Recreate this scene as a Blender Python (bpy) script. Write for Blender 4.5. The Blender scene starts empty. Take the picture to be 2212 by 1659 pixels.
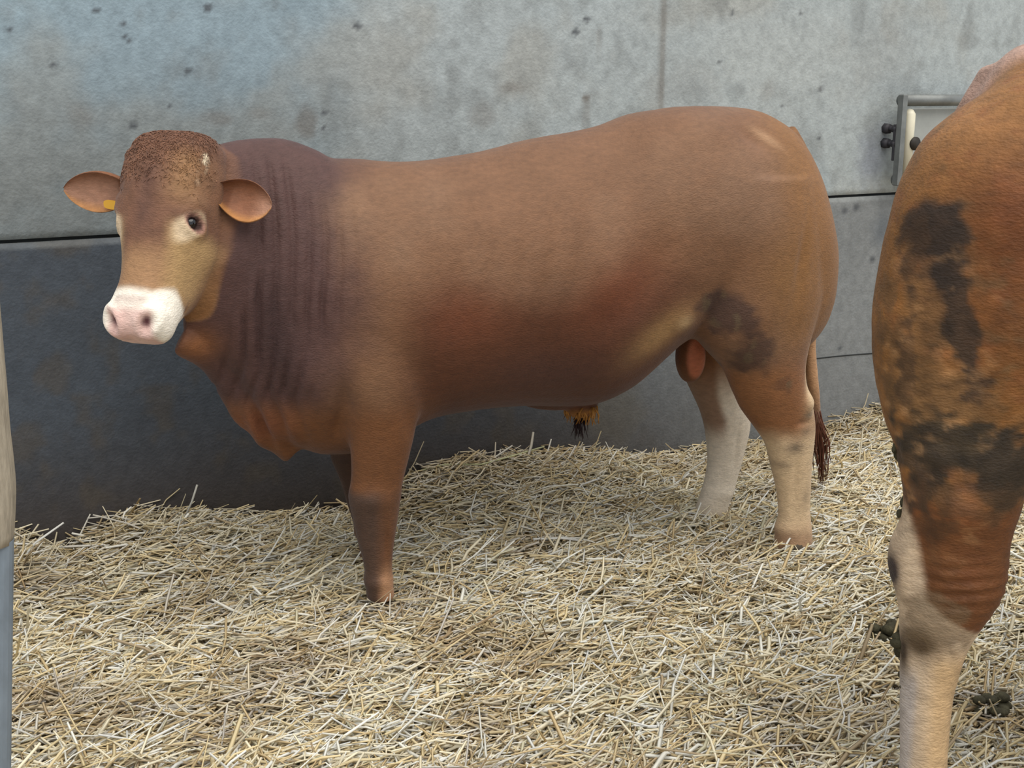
import bpy, math, random
import numpy as np
from mathutils import Vector, Matrix

rng = np.random.default_rng(7)
random.seed(7)
scene = bpy.context.scene
col = scene.collection

# ------------------------------------------------------------------ camera
FPX, CAM_H, HORIZON = 2600.0, 1.5, 200.0
PITCH = math.atan((829.5 - HORIZON) / FPX)
cam_d = bpy.data.cameras.new('camera')
cam_d.sensor_fit = 'HORIZONTAL'
cam_d.sensor_width = 36.0
cam_d.lens = 36.0 * FPX / 2212.0
cam_d.clip_start = 0.05
cam = bpy.data.objects.new('camera', cam_d)
cam.location = (0, 0, CAM_H)
cam.rotation_euler = (math.pi / 2 - PITCH, 0, 0)
col.objects.link(cam)
scene.camera = cam

# ------------------------------------------------------------------ light and exposure
world = bpy.data.worlds.new('overcast_daylight')
scene.world = world
world.use_nodes = True
wn = world.node_tree.nodes
bg = wn['Background']
bg.inputs[0].default_value = (0.86, 0.93, 1.0, 1)
bg.inputs[1].default_value = 0.85
sun_d = bpy.data.lights.new('soft_daylight', 'SUN')
sun_d.energy = 2.9
sun_d.angle = math.radians(70)
sun_d.color = (1.0, 0.95, 0.86)
sun = bpy.data.objects.new('soft_daylight', sun_d)
sun.rotation_euler = Vector((-0.22, 0.36, -0.90)).to_track_quat('-Z', 'Y').to_euler()
col.objects.link(sun)
vs = scene.view_settings
vs.view_transform = 'Standard'
vs.look = 'None'
vs.gamma = 1
vs.use_curve_mapping = False
vs.exposure = 0.28

# ------------------------------------------------------------------ helpers
Cc = np.array([0, 0, CAM_H])
Fv = np.array([0, math.cos(PITCH), -math.sin(PITCH)])
Uv = np.array([0, math.sin(PITCH), math.cos(PITCH)])
Rv = np.array([1.0, 0, 0])


def ray(x, y):
    """direction of the sight line through a point measured on the photograph"""
    return Fv * FPX + Uv * (829.5 - y) + Rv * (x - 1106)


def lin(r, g, b):
    c = np.array([r, g, b]) / 255.0
    return np.where(c <= 0.04045, c / 12.92, ((c + 0.055) / 1.055) ** 2.4)


def smooth(e0, e1, x):
    t = np.clip((x - e0) / (e1 - e0), 0, 1)
    return t * t * (3 - 2 * t)


def vnoise(P, scale, seed=0):
    """value noise 0..1 on points (N,2 or 3)"""
    P = np.asarray(P, float)
    if P.shape[1] == 2:
        P = np.column_stack([P, np.zeros(len(P))])
    Q = P * scale + seed * 17.31
    i = np.floor(Q).astype(np.int64)
    f = Q - i
    f = f * f * (3 - 2 * f)

    def h(a, b, c):
        x = (a * 374761393 + b * 668265263 + c * 2147483647 + seed * 144665) & 0xFFFFFFFF
        x = ((x ^ (x >> 13)) * 1274126177) & 0xFFFFFFFF
        x = x ^ (x >> 16)
        return (x & 0xFFFF) / 65535.0
    r = 0
    for dx in (0, 1):
        for dy in (0, 1):
            for dz in (0, 1):
                wgt = (f[:, 0] if dx else 1 - f[:, 0]) * (f[:, 1] if dy else 1 - f[:, 1]) * (f[:, 2] if dz else 1 - f[:, 2])
                r = r + wgt * h(i[:, 0] + dx, i[:, 1] + dy, i[:, 2] + dz)
    return r


def fbm(P, scale, seed=0, octv=4):
    r, a, tot = 0, 1.0, 0
    for k in range(octv):
        r = r + a * vnoise(P, scale * 2 ** k, seed + k)
        tot += a
        a *= 0.5
    return r / tot


def mesh_np(name, V, F, smooth_shade=True):
    """mesh from numpy verts and a (M,4) or (M,3) face array"""
    V = np.asarray(V, np.float32)
    F = np.asarray(F, np.int32)
    me = bpy.data.meshes.new(name)
    me.vertices.add(len(V))
    me.vertices.foreach_set('co', V.ravel())
    m, k = F.shape
    me.loops.add(m * k)
    me.loops.foreach_set('vertex_index', F.ravel())
    me.polygons.add(m)
    me.polygons.foreach_set('loop_start', np.arange(0, m * k, k, dtype=np.int32))
    me.polygons.foreach_set('loop_total', np.full(m, k, np.int32))
    me.polygons.foreach_set('use_smooth', np.full(m, smooth_shade))
    me.update(calc_edges=True)
    return me


def set_col(me, C3):
    at = me.color_attributes.new('coat', 'FLOAT_COLOR', 'POINT')
    C4 = np.column_stack([np.clip(C3, 0, 1), np.ones(len(C3))]).astype(np.float32)
    at.data.foreach_set('color', C4.ravel())


def link(name, me, mat=None, parent=None):
    o = bpy.data.objects.new(name, me)
    if mat:
        me.materials.append(mat)
    col.objects.link(o)
    if parent:
        o.parent = parent
    return o


def thing(name, label, cat, loc=(0, 0, 0), rz=0.0, group=None):
    o = bpy.data.objects.new(name, None)
    col.objects.link(o)
    o.location = loc
    o.rotation_euler = (0, 0, rz)
    o['label'] = label
    o['category'] = cat
    if group:
        o['group'] = group
    return o


def tag(o, label, cat, group=None):
    o['label'] = label
    o['category'] = cat
    if group:
        o['group'] = group


class Geo:
    """collects shapes into one mesh"""
    def __init__(self):
        self.v, self.f = [], []

    def loft(self, rings, cap=True):
        rings = [np.asarray(r, float) for r in rings]
        K = len(rings[0])
        b = len(self.v)
        for r in rings:
            self.v.extend(map(tuple, r))
        for i in range(len(rings) - 1):
            for j in range(K):
                j2 = (j + 1) % K
                self.f.append((b + i * K + j, b + i * K + j2, b + (i + 1) * K + j2, b + (i + 1) * K + j))
        if cap:
            for ring, i in ((rings[0], 0), (rings[-1], len(rings) - 1)):
                c = len(self.v)
                self.v.append(tuple(ring.mean(0)))
                for j in range(K):
                    j2 = (j + 1) % K
                    self.f.append((c, b + i * K + j, b + i * K + j2) if i else (c, b + i * K + j2, b + i * K + j))

    def tube(self, pts, rad, K=10, cap=True):
        pts = [np.asarray(p, float) for p in pts]
        if np.isscalar(rad):
            rad = [rad] * len(pts)
        rings = []
        ref = np.array([0.31, 0.17, 0.93])
        for i, p in enumerate(pts):
            t = pts[min(i + 1, len(pts) - 1)] - pts[max(i - 1, 0)]
            t = t / np.linalg.norm(t)
            a = np.cross(t, ref)
            if np.linalg.norm(a) < 0.2:
                a = np.cross(t, [1, 0, 0])
            a /= np.linalg.norm(a)
            b_ = np.cross(t, a)
            rings.append([p + rad[i] * (a * math.cos(q) + b_ * math.sin(q)) for q in np.linspace(0, 2 * math.pi, K, endpoint=False)])
        self.loft(rings, cap)

    def box(self, x0, x1, y0, y1, z0, z1, bev=0.0):
        K = []
        b = bev
        for z, s in ((z0, b), (z0 + b, 0), (z1 - b, 0), (z1, b)):
            K.append([(x0 + s, y0 + s, z), (x1 - s, y0 + s, z), (x1 - s, y1 - s, z), (x0 + s, y1 - s, z)])
        self.loft(K)

    def ball(self, c, r, K=20, M=12):
        c = np.asarray(c, float)
        r = np.ones(3) * r
        rings = []
        for i in range(1, M):
            ph = math.pi * i / M
            rings.append([c + r * np.array([math.sin(ph) * math.cos(q), math.sin(ph) * math.sin(q), -math.cos(ph)]) for q in np.linspace(0, 2 * math.pi, K, endpoint=False)])
        self.loft(rings)

    def mesh(self, name, smooth_shade=True):
        me = bpy.data.meshes.new(name)
        me.from_pydata(self.v, [], self.f)
        me.polygons.foreach_set('use_smooth', [smooth_shade] * len(me.polygons))
        me.update()
        return me


def superring(ws, hs_top, hs_bot, e=2.2, K=36):
    """unit cross-section: (across, up) offsets"""
    out = []
    for q in np.linspace(0, 2 * math.pi, K, endpoint=False):
        c, s = math.cos(q), math.sin(q)
        x = math.copysign(abs(c) ** (2 / e), c) * ws
        y = math.copysign(abs(s) ** (2 / e), s) * (hs_top if s > 0 else hs_bot)
        out.append((x, y))
    return np.array(out)


def interp(xq, xs, ys):
    """monotone-ish cubic (Catmull-Rom) interpolation"""
    xs, ys = np.asarray(xs, float), np.asarray(ys, float)
    m = np.gradient(ys, xs)
    i = np.clip(np.searchsorted(xs, xq) - 1, 0, len(xs) - 2)
    h = xs[i + 1] - xs[i]
    t = np.clip((xq - xs[i]) / h, 0, 1)
    return ((2 * t**3 - 3 * t**2 + 1) * ys[i] + (t**3 - 2 * t**2 + t) * h * m[i]
            + (-2 * t**3 + 3 * t**2) * ys[i + 1] + (t**3 - t**2) * h * m[i + 1])


# ------------------------------------------------------------------ materials
def new_mat(name, color=(0.5, 0.5, 0.5), rough=0.6, spec=0.4, metallic=0.0, attr=False, noise=0.0, nscale=30.0, stretch=(1, 1, 1),
            bump=0.0, bscale=60.0, sheen=0.0, coat=0.0, sheen_tint=(1, 1, 1), turn=0.0):
    m = bpy.data.materials.new(name)
    m.use_nodes = True
    nt = m.node_tree
    N, L = nt.nodes, nt.links
    bs = N['Principled BSDF']
    bs.inputs['Roughness'].default_value = rough
    bs.inputs['Specular IOR Level'].default_value = spec
    bs.inputs['Metallic'].default_value = metallic
    bs.inputs['Sheen Weight'].default_value = sheen
    bs.inputs['Sheen Roughness'].default_value = 0.45
    bs.inputs['Sheen Tint'].default_value = (*sheen_tint, 1)
    bs.inputs['Coat Weight'].default_value = coat
    if attr:
        src = N.new('ShaderNodeVertexColor')
        src.layer_name = 'coat'
        out = src.outputs['Color']
    else:
        src = N.new('ShaderNodeRGB')
        src.outputs[0].default_value = (*color, 1)
        out = src.outputs[0]
    tc = N.new('ShaderNodeTexCoord')
    mp = N.new('ShaderNodeMapping')
    mp.inputs['Scale'].default_value = stretch
    mp.inputs['Rotation'].default_value = (0, turn, 0)
    L.new(tc.outputs['Object'], mp.inputs['Vector'])
    if noise > 0:
        nz = N.new('ShaderNodeTexNoise')
        nz.inputs['Scale'].default_value = nscale
        nz.inputs['Detail'].default_value = 5
        nz.inputs['Roughness'].default_value = 0.65
        L.new(mp.outputs[0], nz.inputs['Vector'])
        mr = N.new('ShaderNodeMapRange')
        mr.inputs['From Min'].default_value = 0.3
        mr.inputs['From Max'].default_value = 0.7
        mr.inputs['To Min'].default_value = 1 - noise
        mr.inputs['To Max'].default_value = 1 + noise
        L.new(nz.outputs['Fac'], mr.inputs['Value'])
        mul = N.new('ShaderNodeVectorMath')
        mul.operation = 'SCALE'
        L.new(out, mul.inputs[0])
        L.new(mr.outputs[0], mul.inputs['Scale'])
        out = mul.outputs[0]
    L.new(out, bs.inputs['Base Color'])
    if bump > 0:
        nb = N.new('ShaderNodeTexNoise')
        nb.inputs['Scale'].default_value = bscale
        nb.inputs['Detail'].default_value = 4
        L.new(mp.outputs[0], nb.inputs['Vector'])
        bp = N.new('ShaderNodeBump')
        bp.inputs['Strength'].default_value = bump
        bp.inputs['Distance'].default_value = 0.01
        L.new(nb.outputs['Fac'], bp.inputs['Height'])
        L.new(bp.outputs[0], bs.inputs['Normal'])
    return m


M_concrete = new_mat('stained_concrete', attr=True, rough=0.75, spec=0.3, noise=0.16, nscale=28, bump=0.25, bscale=90)
M_joint = new_mat('dark_joint', lin(38, 40, 40), 0.9)
M_floor = new_mat('trodden_litter', lin(176, 154, 114), 0.9, 0.2, noise=0.5, nscale=22, bump=0.8, bscale=60)
M_straw = new_mat('straw', attr=True, rough=0.6, spec=0.2)
def make_translucent(m, k):
    nt = m.node_tree
    N, L = nt.nodes, nt.links
    tr = N.new('ShaderNodeBsdfTranslucent')
    mx = N.new('ShaderNodeMixShader')
    mx.inputs[0].default_value = k
    out = N['Material Output']
    L.new(N['Principled BSDF'].outputs[0], mx.inputs[1])
    L.new(tr.outputs[0], mx.inputs[2])
    at = next(n for n in N if n.bl_idname == 'ShaderNodeVertexColor')
    L.new(at.outputs['Color'], tr.inputs['Color'])
    L.new(mx.outputs[0], out.inputs['Surface'])


make_translucent(M_straw, 0.42)
M_coat = new_mat('short_red_coat', attr=True, rough=0.62, spec=0.25, noise=0.16, nscale=45, stretch=(1, 1, 2.2), bump=0.35, bscale=130,
                 sheen=0.10, sheen_tint=(0.95, 0.93, 1.0))
M_coat2 = new_mat('long_red_coat', attr=True, rough=0.62, spec=0.25, noise=0.20, nscale=42, stretch=(0.9, 1, 2.1), bump=0.4, bscale=120, turn=-0.5,
                  sheen=0.06, sheen_tint=(1.0, 0.95, 0.9))
M_eye = new_mat('dark_eye', lin(16, 12, 14), 0.08, 0.6)
M_hoof = new_mat('horn', lin(74, 64, 52), 0.5, 0.4, noise=0.25, nscale=40)
M_tag = new_mat('yellow_plastic', lin(214, 160, 44), 0.4, 0.5)
M_switch = new_mat('dark_tail_hair', lin(92, 54, 38), 0.6, 0.3, noise=0.3, nscale=60)
M_tuft = new_mat('ochre_hair', lin(158, 108, 48), 0.6, 0.3, noise=0.3, nscale=60)
M_darkhair = new_mat('dark_hair', lin(42, 28, 30), 0.7, 0.2)
M_steel = new_mat('galvanised_steel', lin(112, 114, 112), 0.5, 0.5, 0.35, noise=0.25, nscale=14)
M_darksteel = new_mat('dark_steel', lin(62, 60, 64), 0.6, 0.4, 0.3, noise=0.25, nscale=20)
M_cream = new_mat('cream_plastic', lin(205, 198, 176), 0.45, 0.4, noise=0.08, nscale=12)
M_grey = new_mat('pale_grey_board', lin(158, 160, 156), 0.6, 0.3, noise=0.1, nscale=10)
M_black = new_mat('black_rubber', lin(40, 34, 28), 0.6, 0.3)
M_wood = new_mat('weathered_wood', lin(150, 140, 124), 0.8, 0.2, noise=0.35, nscale=9, stretch=(4, 4, 0.8), bump=0.4, bscale=30)
M_sleeve = new_mat('blue_grey_steel', lin(112, 122, 132), 0.55, 0.4, 0.2, noise=0.3, nscale=10, stretch=(1, 1, 0.5))
M_dung = new_mat('dung', lin(62, 58, 42), 0.8, 0.2, noise=0.5, nscale=40, bump=0.8, bscale=60)

# ------------------------------------------------------------------ the back wall of precast panels
WYAW = math.radians(29.0)
W0 = np.array([-0.86, 4.17, 0.0])
We = np.array([math.cos(WYAW), math.sin(WYAW), 0.0])      # along the wall
Wm = np.array([math.sin(WYAW), -math.cos(WYAW), 0.0])     # out of the wall, into the pen


def wall_at(x, y, out=0.0):
    """(along, height) on the wall plane for a sight line"""
    d = ray(x, y)
    t = ((W0 - Cc) @ Wm + out) / (d @ Wm)
    P = Cc + d * t
    return (P - W0) @ We, P[2]


wall = bpy.data.objects.new('wall_back', None)
col.objects.link(wall)
wall.location = W0
wall.rotation_euler = (0, 0, WYAW)
wall['kind'] = 'structure'


def wall_colour(x, z):
    P = np.column_stack([x, z])
    n1, n2, n3 = fbm(P, 1.1, 1), fbm(P, 3.5, 11), fbm(P, 9, 21)
    pale, blue, warm = lin(166, 172, 172), lin(142, 158, 166), lin(152, 146, 134)
    c = blue + (pale - blue) * smooth(0.35, 0.65, n1 + 0.10 * np.clip(x, -1, 3) - 0.08)[:, None]
    c = c + (warm - c) * (smooth(0.48, 0.72, n2) * 0.42)[:, None]
    c = c + (lin(120, 122, 120) - c) * (smooth(0.5, 0.75, n3) * 0.45)[:, None]
    # damp, dirty band just above the joint at the left
    band = smooth(1.75, 1.1, z) * smooth(1.2, -0.6, x)
    c = c + (lin(112, 114, 112) - c) * (band * 0.75)[:, None]
    # the lower panel is soiled, most of all on the left
    low = (z < 1.05)
    dark = lin(70, 76, 84)
    mid = lin(128, 130, 130)
    fx = smooth(0.6, 2.6, x)
    lowc = dark[None, :] + (mid - dark)[None, :] * fx[:, None]
    lowc = lowc * (0.82 + 0.36 * n2)[:, None]
    lowc = lowc + (lin(66, 56, 48) - lowc) * (smooth(0.55, 0.0, z + 0.25 * (n1 - 0.5)) * (1 - 0.75 * fx) * 0.85)[:, None]
    lowc = lowc + (lin(84, 74, 60) - lowc) * (smooth(0.52, 0.7, n3) * 0.4 * (1 - fx))[:, None]
    c = np.where(low[:, None], lowc, c)
    # washed lip beneath the joint
    lip = low & (z > 1.015)
    c = np.where(lip[:, None], c + (lin(140, 142, 140) - c) * (0.25 + 0.5 * fx)[:, None], c)

    def spot(px, py, rx, rz, colr, k=1.0, rag=0.5):
        sx, sz = wall_at(px, py)
        d = np.sqrt(((x - sx) / rx) ** 2 + ((z - sz) / rz) ** 2) + rag * (n3 - 0.5) * 2
        w_ = smooth(1.25, 0.6 - .4 * (rx > .02), d) * k
        return c + (colr - c) * w_[:, None]
    dk = lin(74, 76, 80)
    for px, py, r in ((447, 16, .014), (403, 154, .012), (769, 57, .013), (206, 22, .010), (265, 50, .009), (268, 81, .008), (278, 87, .008),
                      (19, 65, .008), (112, 140, .010), (698, 246, .010), (697, 276, .008), (363, 228, .007), (1578, 28, .010), (1549, 135, .010),
                      (1264, 42, .012), (1240, 70, .013), (1725, 28, .010), (1765, 300, .010), (1768, 193, .012), (1685, 230, .010), (287, 272, .012),
                      (1820, 455, .02), (1845, 448, .02), (1810, 752, .016), (1880, 560, .02)):
        c = spot(px, py, r * 1.3, r, dk, 0.85, 0.35)
    br = lin(112, 104, 96)
    for px, py, rx, rz, k in ((660, 262, .05, .06, .6), (470, 255, .05, .025, .45), (560, 245, .06, .03, .35), (1100, 190, .07, .03, .5), (1040, 235, .06, .06, .4),
                              (1262, 212, .02, .012, .8), (1660, 195, .05, .05, .35), (180, 250, .05, .05, .35), (1480, 190, .2, .1, .2), (1900, 110, .25, .2, .2)):
        c = spot(px, py, rx, rz, br, k, 1.1)
    # runs of dirty water
    for px, py0, py1, wd, k in ((1432, -80, 260, .012, .6), (1264, 205, 300, .012, .4), (1290, 60, 130, .008, .35)):
        sx, sz0 = wall_at(px, py0)
        _, sz1 = wall_at(px, py1)
        w_ = smooth(2.2, 0.6, np.abs(x - sx - 0.02 * (n2 - .5)) / wd) * smooth(sz1 - .05, sz1 + .1, z) * smooth(sz0 + .02, sz0 - .02, z) * k
        c = c + (lin(116, 110, 102) - c) * w_[:, None]
    # the frame's blue-grey shadow painted left of it, and bruise under the joint
    c = spot(1880, 330, .10, .18, lin(118, 122, 136), 0.55, 0.6)
    c = spot(1900, 500, .07, .09, lin(84, 90, 98), 0.6, 0.8)
    c = spot(1690, 120, .5, .25, lin(178, 180, 176), 0.35, 0.8)
    c = spot(1320, 850, .18, .3, lin(96, 88, 74), 0.45, 0.7)  # shade behind the bull's belly, painted into the wall colour
    return c * 0.84


def panel(z0, z1, x0, x1, step, proud):
    nx, nz = int((x1 - x0) / step), int((z1 - z0) / step)
    gx, gz = np.meshgrid(np.linspace(x0, x1, nx), np.linspace(z0, z1, nz), indexing='ij')
    gx, gz = gx.ravel(), gz.ravel()
    edge = np.minimum(gz - z0, z1 - gz)
    gy = -proud + 0.008 * smooth(0.014, 0.0, edge) + 0.003 * (fbm(np.column_stack([gx, gz]), 4, 31) - 0.5)
    V = np.column_stack([gx, gy, gz])
    idx = np.arange(nx * nz).reshape(nx, nz)
    F = np.stack([idx[:-1, :-1], idx[1:, :-1], idx[1:, 1:], idx[:-1, 1:]], -1).reshape(-1, 4)
    C = wall_colour(gx, gz)
    # the slab behind the face
    b = len(V)
    rim = np.array([[x0, 0, z0], [x1, 0, z0], [x1, 0, z1], [x0, 0, z1]])
    back = rim + np.array([0, 0.16, 0])
    V = np.vstack([V, rim + [0, -proud + .008, 0], back])
    F2 = np.array([[b + i, b + (i + 1) % 4, b + 4 + (i + 1) % 4, b + 4 + i] for i in range(4)] + [[b + 7, b + 6, b + 5, b + 4]])
    F = np.vstack([F, F2])
    C = np.vstack([C, np.tile(lin(130, 132, 130), (8, 1))])
    me = mesh_np('panel', V, F)
    set_col(me, C)
    return link('panel', me, M_concrete, wall)


panel(-0.25, 1.040, -3.4, 8.4, 0.0125, 0.012)
panel(1.052, 2.09, -3.4, 8.4, 0.0125, 0.012)
panel(2.102, 3.14, -3.4, 8.4, 0.05, 0.012)
g = Geo()
g.box(-3.38, 8.38, 0.012, 0.15, -0.2, 3.1)
link('joint_filler', g.mesh('joint_filler', False), M_joint, wall)
# hairline crack across the lower panel at the right: a thin recessed strip
cx0, cz0 = wall_at(1762, 773)
cx1, cz1 = wall_at(1900, 768)
g = Geo()
g.tube([(cx0 + (cx1 + .5 - cx0) * t, -0.0125, cz0 + (cz1 - cz0) * t + 0.002 * math.sin(9 * t)) for t in np.linspace(-0.3, 1, 14)], 0.0028, 5)
link('crack', g.mesh('crack'), M_joint, wall)

# ------------------------------------------------------------------ floor: heaped litter
WALLPX = [(-200, 1150), (40, 1152), (140, 1184), (210, 1140), (290, 1106), (450, 1104), (600, 1112), (750, 1102), (850, 1050), (905, 1015), (1000, 985), (1250, 972),
          (1400, 985), (1520, 963), (1660, 950), (1780, 920), (1890, 872), (2300, 790)]
wl = np.array([wall_at(x, y) for x, y in WALLPX])


def litter_height(X, Y):
    P = np.column_stack([X, Y])
    dx, dy = X - W0[0], Y - W0[1]
    along = dx * We[0] + dy * We[1]
    dist = dx * Wm[0] + dy * Wm[1]
    zw = np.interp(along, wl[:, 0], wl[:, 1])
    base = 0.06 * (fbm(P, 2.3, 41, 3) - 0.5) + 0.055 * (fbm(P, 8, 51, 2) - 0.5)
    k = smooth(0.75, 0.0, dist)
    return base * (1 - 0.6 * k) + zw * k - 0.012


floor_x, floor_y = np.meshgrid(np.arange(-4.0, 6.61, 0.045), np.arange(0.0, 8.61, 0.045), indexing='ij')
fx, fy = floor_x.ravel(), floor_y.ravel()
fz = litter_height(fx, fy) - 0.015
dist = (fx - W0[0]) * Wm[0] + (fy - W0[1]) * Wm[1]
nx, ny = floor_x.shape
idx = np.arange(nx * ny).reshape(nx, ny)
Ff = np.stack([idx[:-1, :-1], idx[1:, :-1], idx[1:, 1:], idx[:-1, 1:]], -1).reshape(-1, 4)
keep = (dist[Ff] > -0.14).all(1)
fl = link('floor', mesh_np('floor', np.column_stack([fx, fy, fz]), Ff[keep]), M_floor)
fl['kind'] = 'structure'

# ------------------------------------------------------------------ straw: loose stalks, nobody could count them
def ground_hit(x, y, z=0.0):
    d = ray(x, y)
    t = (z - CAM_H) / d[2]
    return Cc + d * t


def straw_mesh(n):
    X, Y = [], []
    got = 0
    while got < n:
        x = rng.uniform(-3.0, 4.2, n)
        y = rng.uniform(1.0, 6.8, n)
        d = (x - W0[0]) * Wm[0] + (y - W0[1]) * Wm[1]
        inside = np.abs(x) < 0.44 * y + 0.25
        near = (y > 2.15) & (y < 6.2)
        p = np.where(inside & near, 1.0, 0.16) * np.clip((3.4 / y) ** 0.8, 0.4, 1.2) / 1.2
        ok = (d > 0.01) & (rng.random(n) < p)
        X.append(x[ok]); Y.append(y[ok])
        got += ok.sum()
    X = np.concatenate(X)[:n]; Y = np.concatenate(Y)[:n]
    dW = (X - W0[0]) * Wm[0] + (Y - W0[1]) * Wm[1]
    L = np.clip(rng.lognormal(math.log(0.062), 0.55, n), 0.018, 0.22)
    wdt = rng.uniform(0.0020, 0.0046, n) * np.where(rng.random(n) < 0.16, 1.5, 1.0)
    yaw = np.where(rng.random(n) < 0.62, rng.normal(0.55, 0.42, n), rng.uniform(-math.pi, math.pi, n))
    pit = rng.normal(0, 0.20, n)
    up = rng.random(n) < 0.03
    pit = np.where(up, rng.uniform(0.5, 1.1, n), pit)
    Z = litter_height(X, Y) + rng.uniform(-0.014, 0.026, n) + np.abs(np.sin(pit)) * L * 0.35
    D = np.column_stack([np.cos(yaw) * np.cos(pit), np.sin(yaw) * np.cos(pit), np.sin(pit)])
    # keep the ends on the pen side of the wall
    reach = np.abs(D @ Wm) * L / 2 + 0.012
    push = np.maximum(reach - dW, 0)
    X = X + push * Wm[0]; Y = Y + push * Wm[1]
    Cn = np.column_stack([X, Y, Z])
    S = np.cross(D, np.tile([0, 0, 1.0], (n, 1)))
    S /= np.linalg.norm(S, axis=1)[:, None] + 1e-9
    T = np.cross(S, D)
    bend = (rng.normal(0, 0.07, n) * L)[:, None]
    bz = (rng.normal(0, 0.05, n) * L)[:, None]
    rings = []
    for t, r in ((-0.5, 0.9), (0.0, 1.0), (0.5, 0.8)):
        c = Cn + D * (L * t)[:, None] + (S * bend + T * bz) * (1 - 4 * t * t)
        w_ = (wdt * r)[:, None]
        rings += [c - S * w_, c + S * w_, c + T * w_ * 0.8]
    V = np.stack(rings, 1)                                      # n,9,3
    q = []
    for k in (0, 3):
        for a, b in ((0, 1), (1, 2), (2, 0)):
            q.append((k + a, k + b, k + 3 + b, k + 3 + a))
    F = (np.arange(n)[:, None, None] * 9 + np.array(q)[None]).reshape(-1, 4)
    # colour of each stalk: cream, gold, bleached, grey-brown; browner in trodden places
    pal = np.array([lin(252, 243, 218), lin(243, 226, 184), lin(253, 251, 242), lin(228, 206, 162), lin(200, 180, 148), lin(232, 226, 198), lin(248, 247, 242)])
    pr = np.array([.31, .22, .20, .10, .08, .05, .06])
    C = pal[rng.choice(7, n, p=pr / pr.sum())] * rng.uniform(0.80, 0.99, n)[:, None]
    P2 = np.column_stack([X, Y])
    wet = smooth(0.56, 0.74, fbm(P2, 3.0, 61, 3)) * 0.4
    for px, py, r, k in ((630, 1440, .14, .6), (1040, 1560, .08, .75), (105, 1530, .10, .75), (1140, 1190, .07, .7), (75, 1290, .10, .5), (1000, 1050, .26, .55), (1180, 1010, .22, .45),
                         (2150, 1560, .08, .5), (880, 1100, .18, .35), (1720, 1620, .10, .45)):
        h = ground_hit(px, py)
        wet = np.maximum(wet, k * np.exp(-((X - h[0]) ** 2 + (Y - h[1]) ** 2) / (r * r)))
    back = smooth(0.9, 0.0, dW) * 0.30  # brownish straw by the wall, with the shade there put into its colour
    C = C + (lin(160, 130, 88) - C) * np.clip(wet * rng.uniform(.4, 1.3, n), 0, 1)[:, None]
    C = C + (lin(164, 144, 104) - C) * np.clip(back * rng.uniform(.2, 1.6, n), 0, 1)[:, None]
    me = mesh_np('straw_bedding', V.reshape(-1, 3), F)
    set_col(me, np.repeat(C, 9, 0))
    return me


st = link('straw_bedding', straw_mesh(118000), M_straw)
st['kind'] = 'stuff'
tag(st, 'deep loose bed of pale golden straw across the pen floor', 'straw')


# ------------------------------------------------------------------ bulls
class Frame:
    """a bull's own axes: s runs from the fore feet towards the rump, n towards the viewer's side, z up"""
    def __init__(self, O, yaw):
        self.O = np.asarray(O, float)
        self.u = np.array([math.cos(yaw), math.sin(yaw), 0.0])
        self.n = np.array([math.sin(yaw), -math.cos(yaw), 0.0])
        self.yaw = yaw

    def sz(self, x, y, off):
        d = ray(x, y)
        t = ((self.O - Cc) @ self.n + off) / (d @ self.n)
        P = Cc + d * t - self.O
        return P @ self.u, P[2]

    def world_dir_to_local(self, v):
        return np.array([v @ self.u, v @ self.n, v[2]])

    def to_mesh(self, A):
        """(s,n,z) -> the Empty's axes (x=s, y=-n, z)"""
        A = np.asarray(A, float)
        return np.column_stack([A[:, 0], -A[:, 1], A[:, 2]])


def leg_rings(fr, rows, K=28, e=2.1):
    """rows: (xL, xR, y, n, rn) measured edges at depth n"""
    R = []
    for xL, xR, y, n, rn in rows:
        s0, z0 = fr.sz(xL, y, n)
        s1, z1 = fr.sz(xR, y, n)
        c, r, z = (s0 + s1) / 2, abs(s1 - s0) / 2, (z0 + z1) / 2
        sr = superring(r, rn, rn, e, K)
        R.append(np.column_stack([c + sr[:, 0], n + sr[:, 1], np.full(K, z)]))
    return R


def resample(rings, m):
    A = np.array(rings)
    t = np.arange(len(A))
    tq = np.linspace(0, len(A) - 1, m)
    flat = A.reshape(len(A), -1)
    out = np.empty((m, flat.shape[1]))
    for k in range(flat.shape[1]):
        out[:, k] = interp(tq, t, flat[:, k])
    return list(out.reshape(m, *A.shape[1:]))


def head_axes(yaw, pitch):
    h = np.array([math.cos(yaw), math.sin(yaw), 0.0])
    z = np.array([0, 0, 1.0])
    a = h * math.cos(pitch) - z * math.sin(pitch)
    d = h * math.sin(pitch) + z * math.cos(pitch)
    w = np.cross(z, h)
    return a, w, d


HEAD = [  # t, top, bottom, half width, exponent
    (-0.058, -0.014, -0.110, 0.078, 2.4),
    (-0.038, 0.024, -0.150, 0.112, 2.7),
    (0.010, 0.050, -0.190, 0.126, 2.7),
    (0.080, 0.058, -0.215, 0.131, 2.7),
    (0.145, 0.052, -0.240, 0.129, 2.7),
    (0.205, 0.042, -0.280, 0.123, 2.7),
    (0.255, 0.032, -0.296, 0.110, 2.6),
    (0.310, 0.022, -0.286, 0.095, 2.5),
    (0.365, 0.018, -0.238, 0.084, 2.4),
    (0.410, 0.020, -0.182, 0.084, 2.5),
    (0.450, 0.018, -0.144, 0.089, 2.6),
    (0.488, 0.002, -0.126, 0.086, 2.6),
    (0.510, -0.022, -0.106, 0.068, 2.4),
]


EYE_T, EYE_D = 0.200, -0.020


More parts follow.
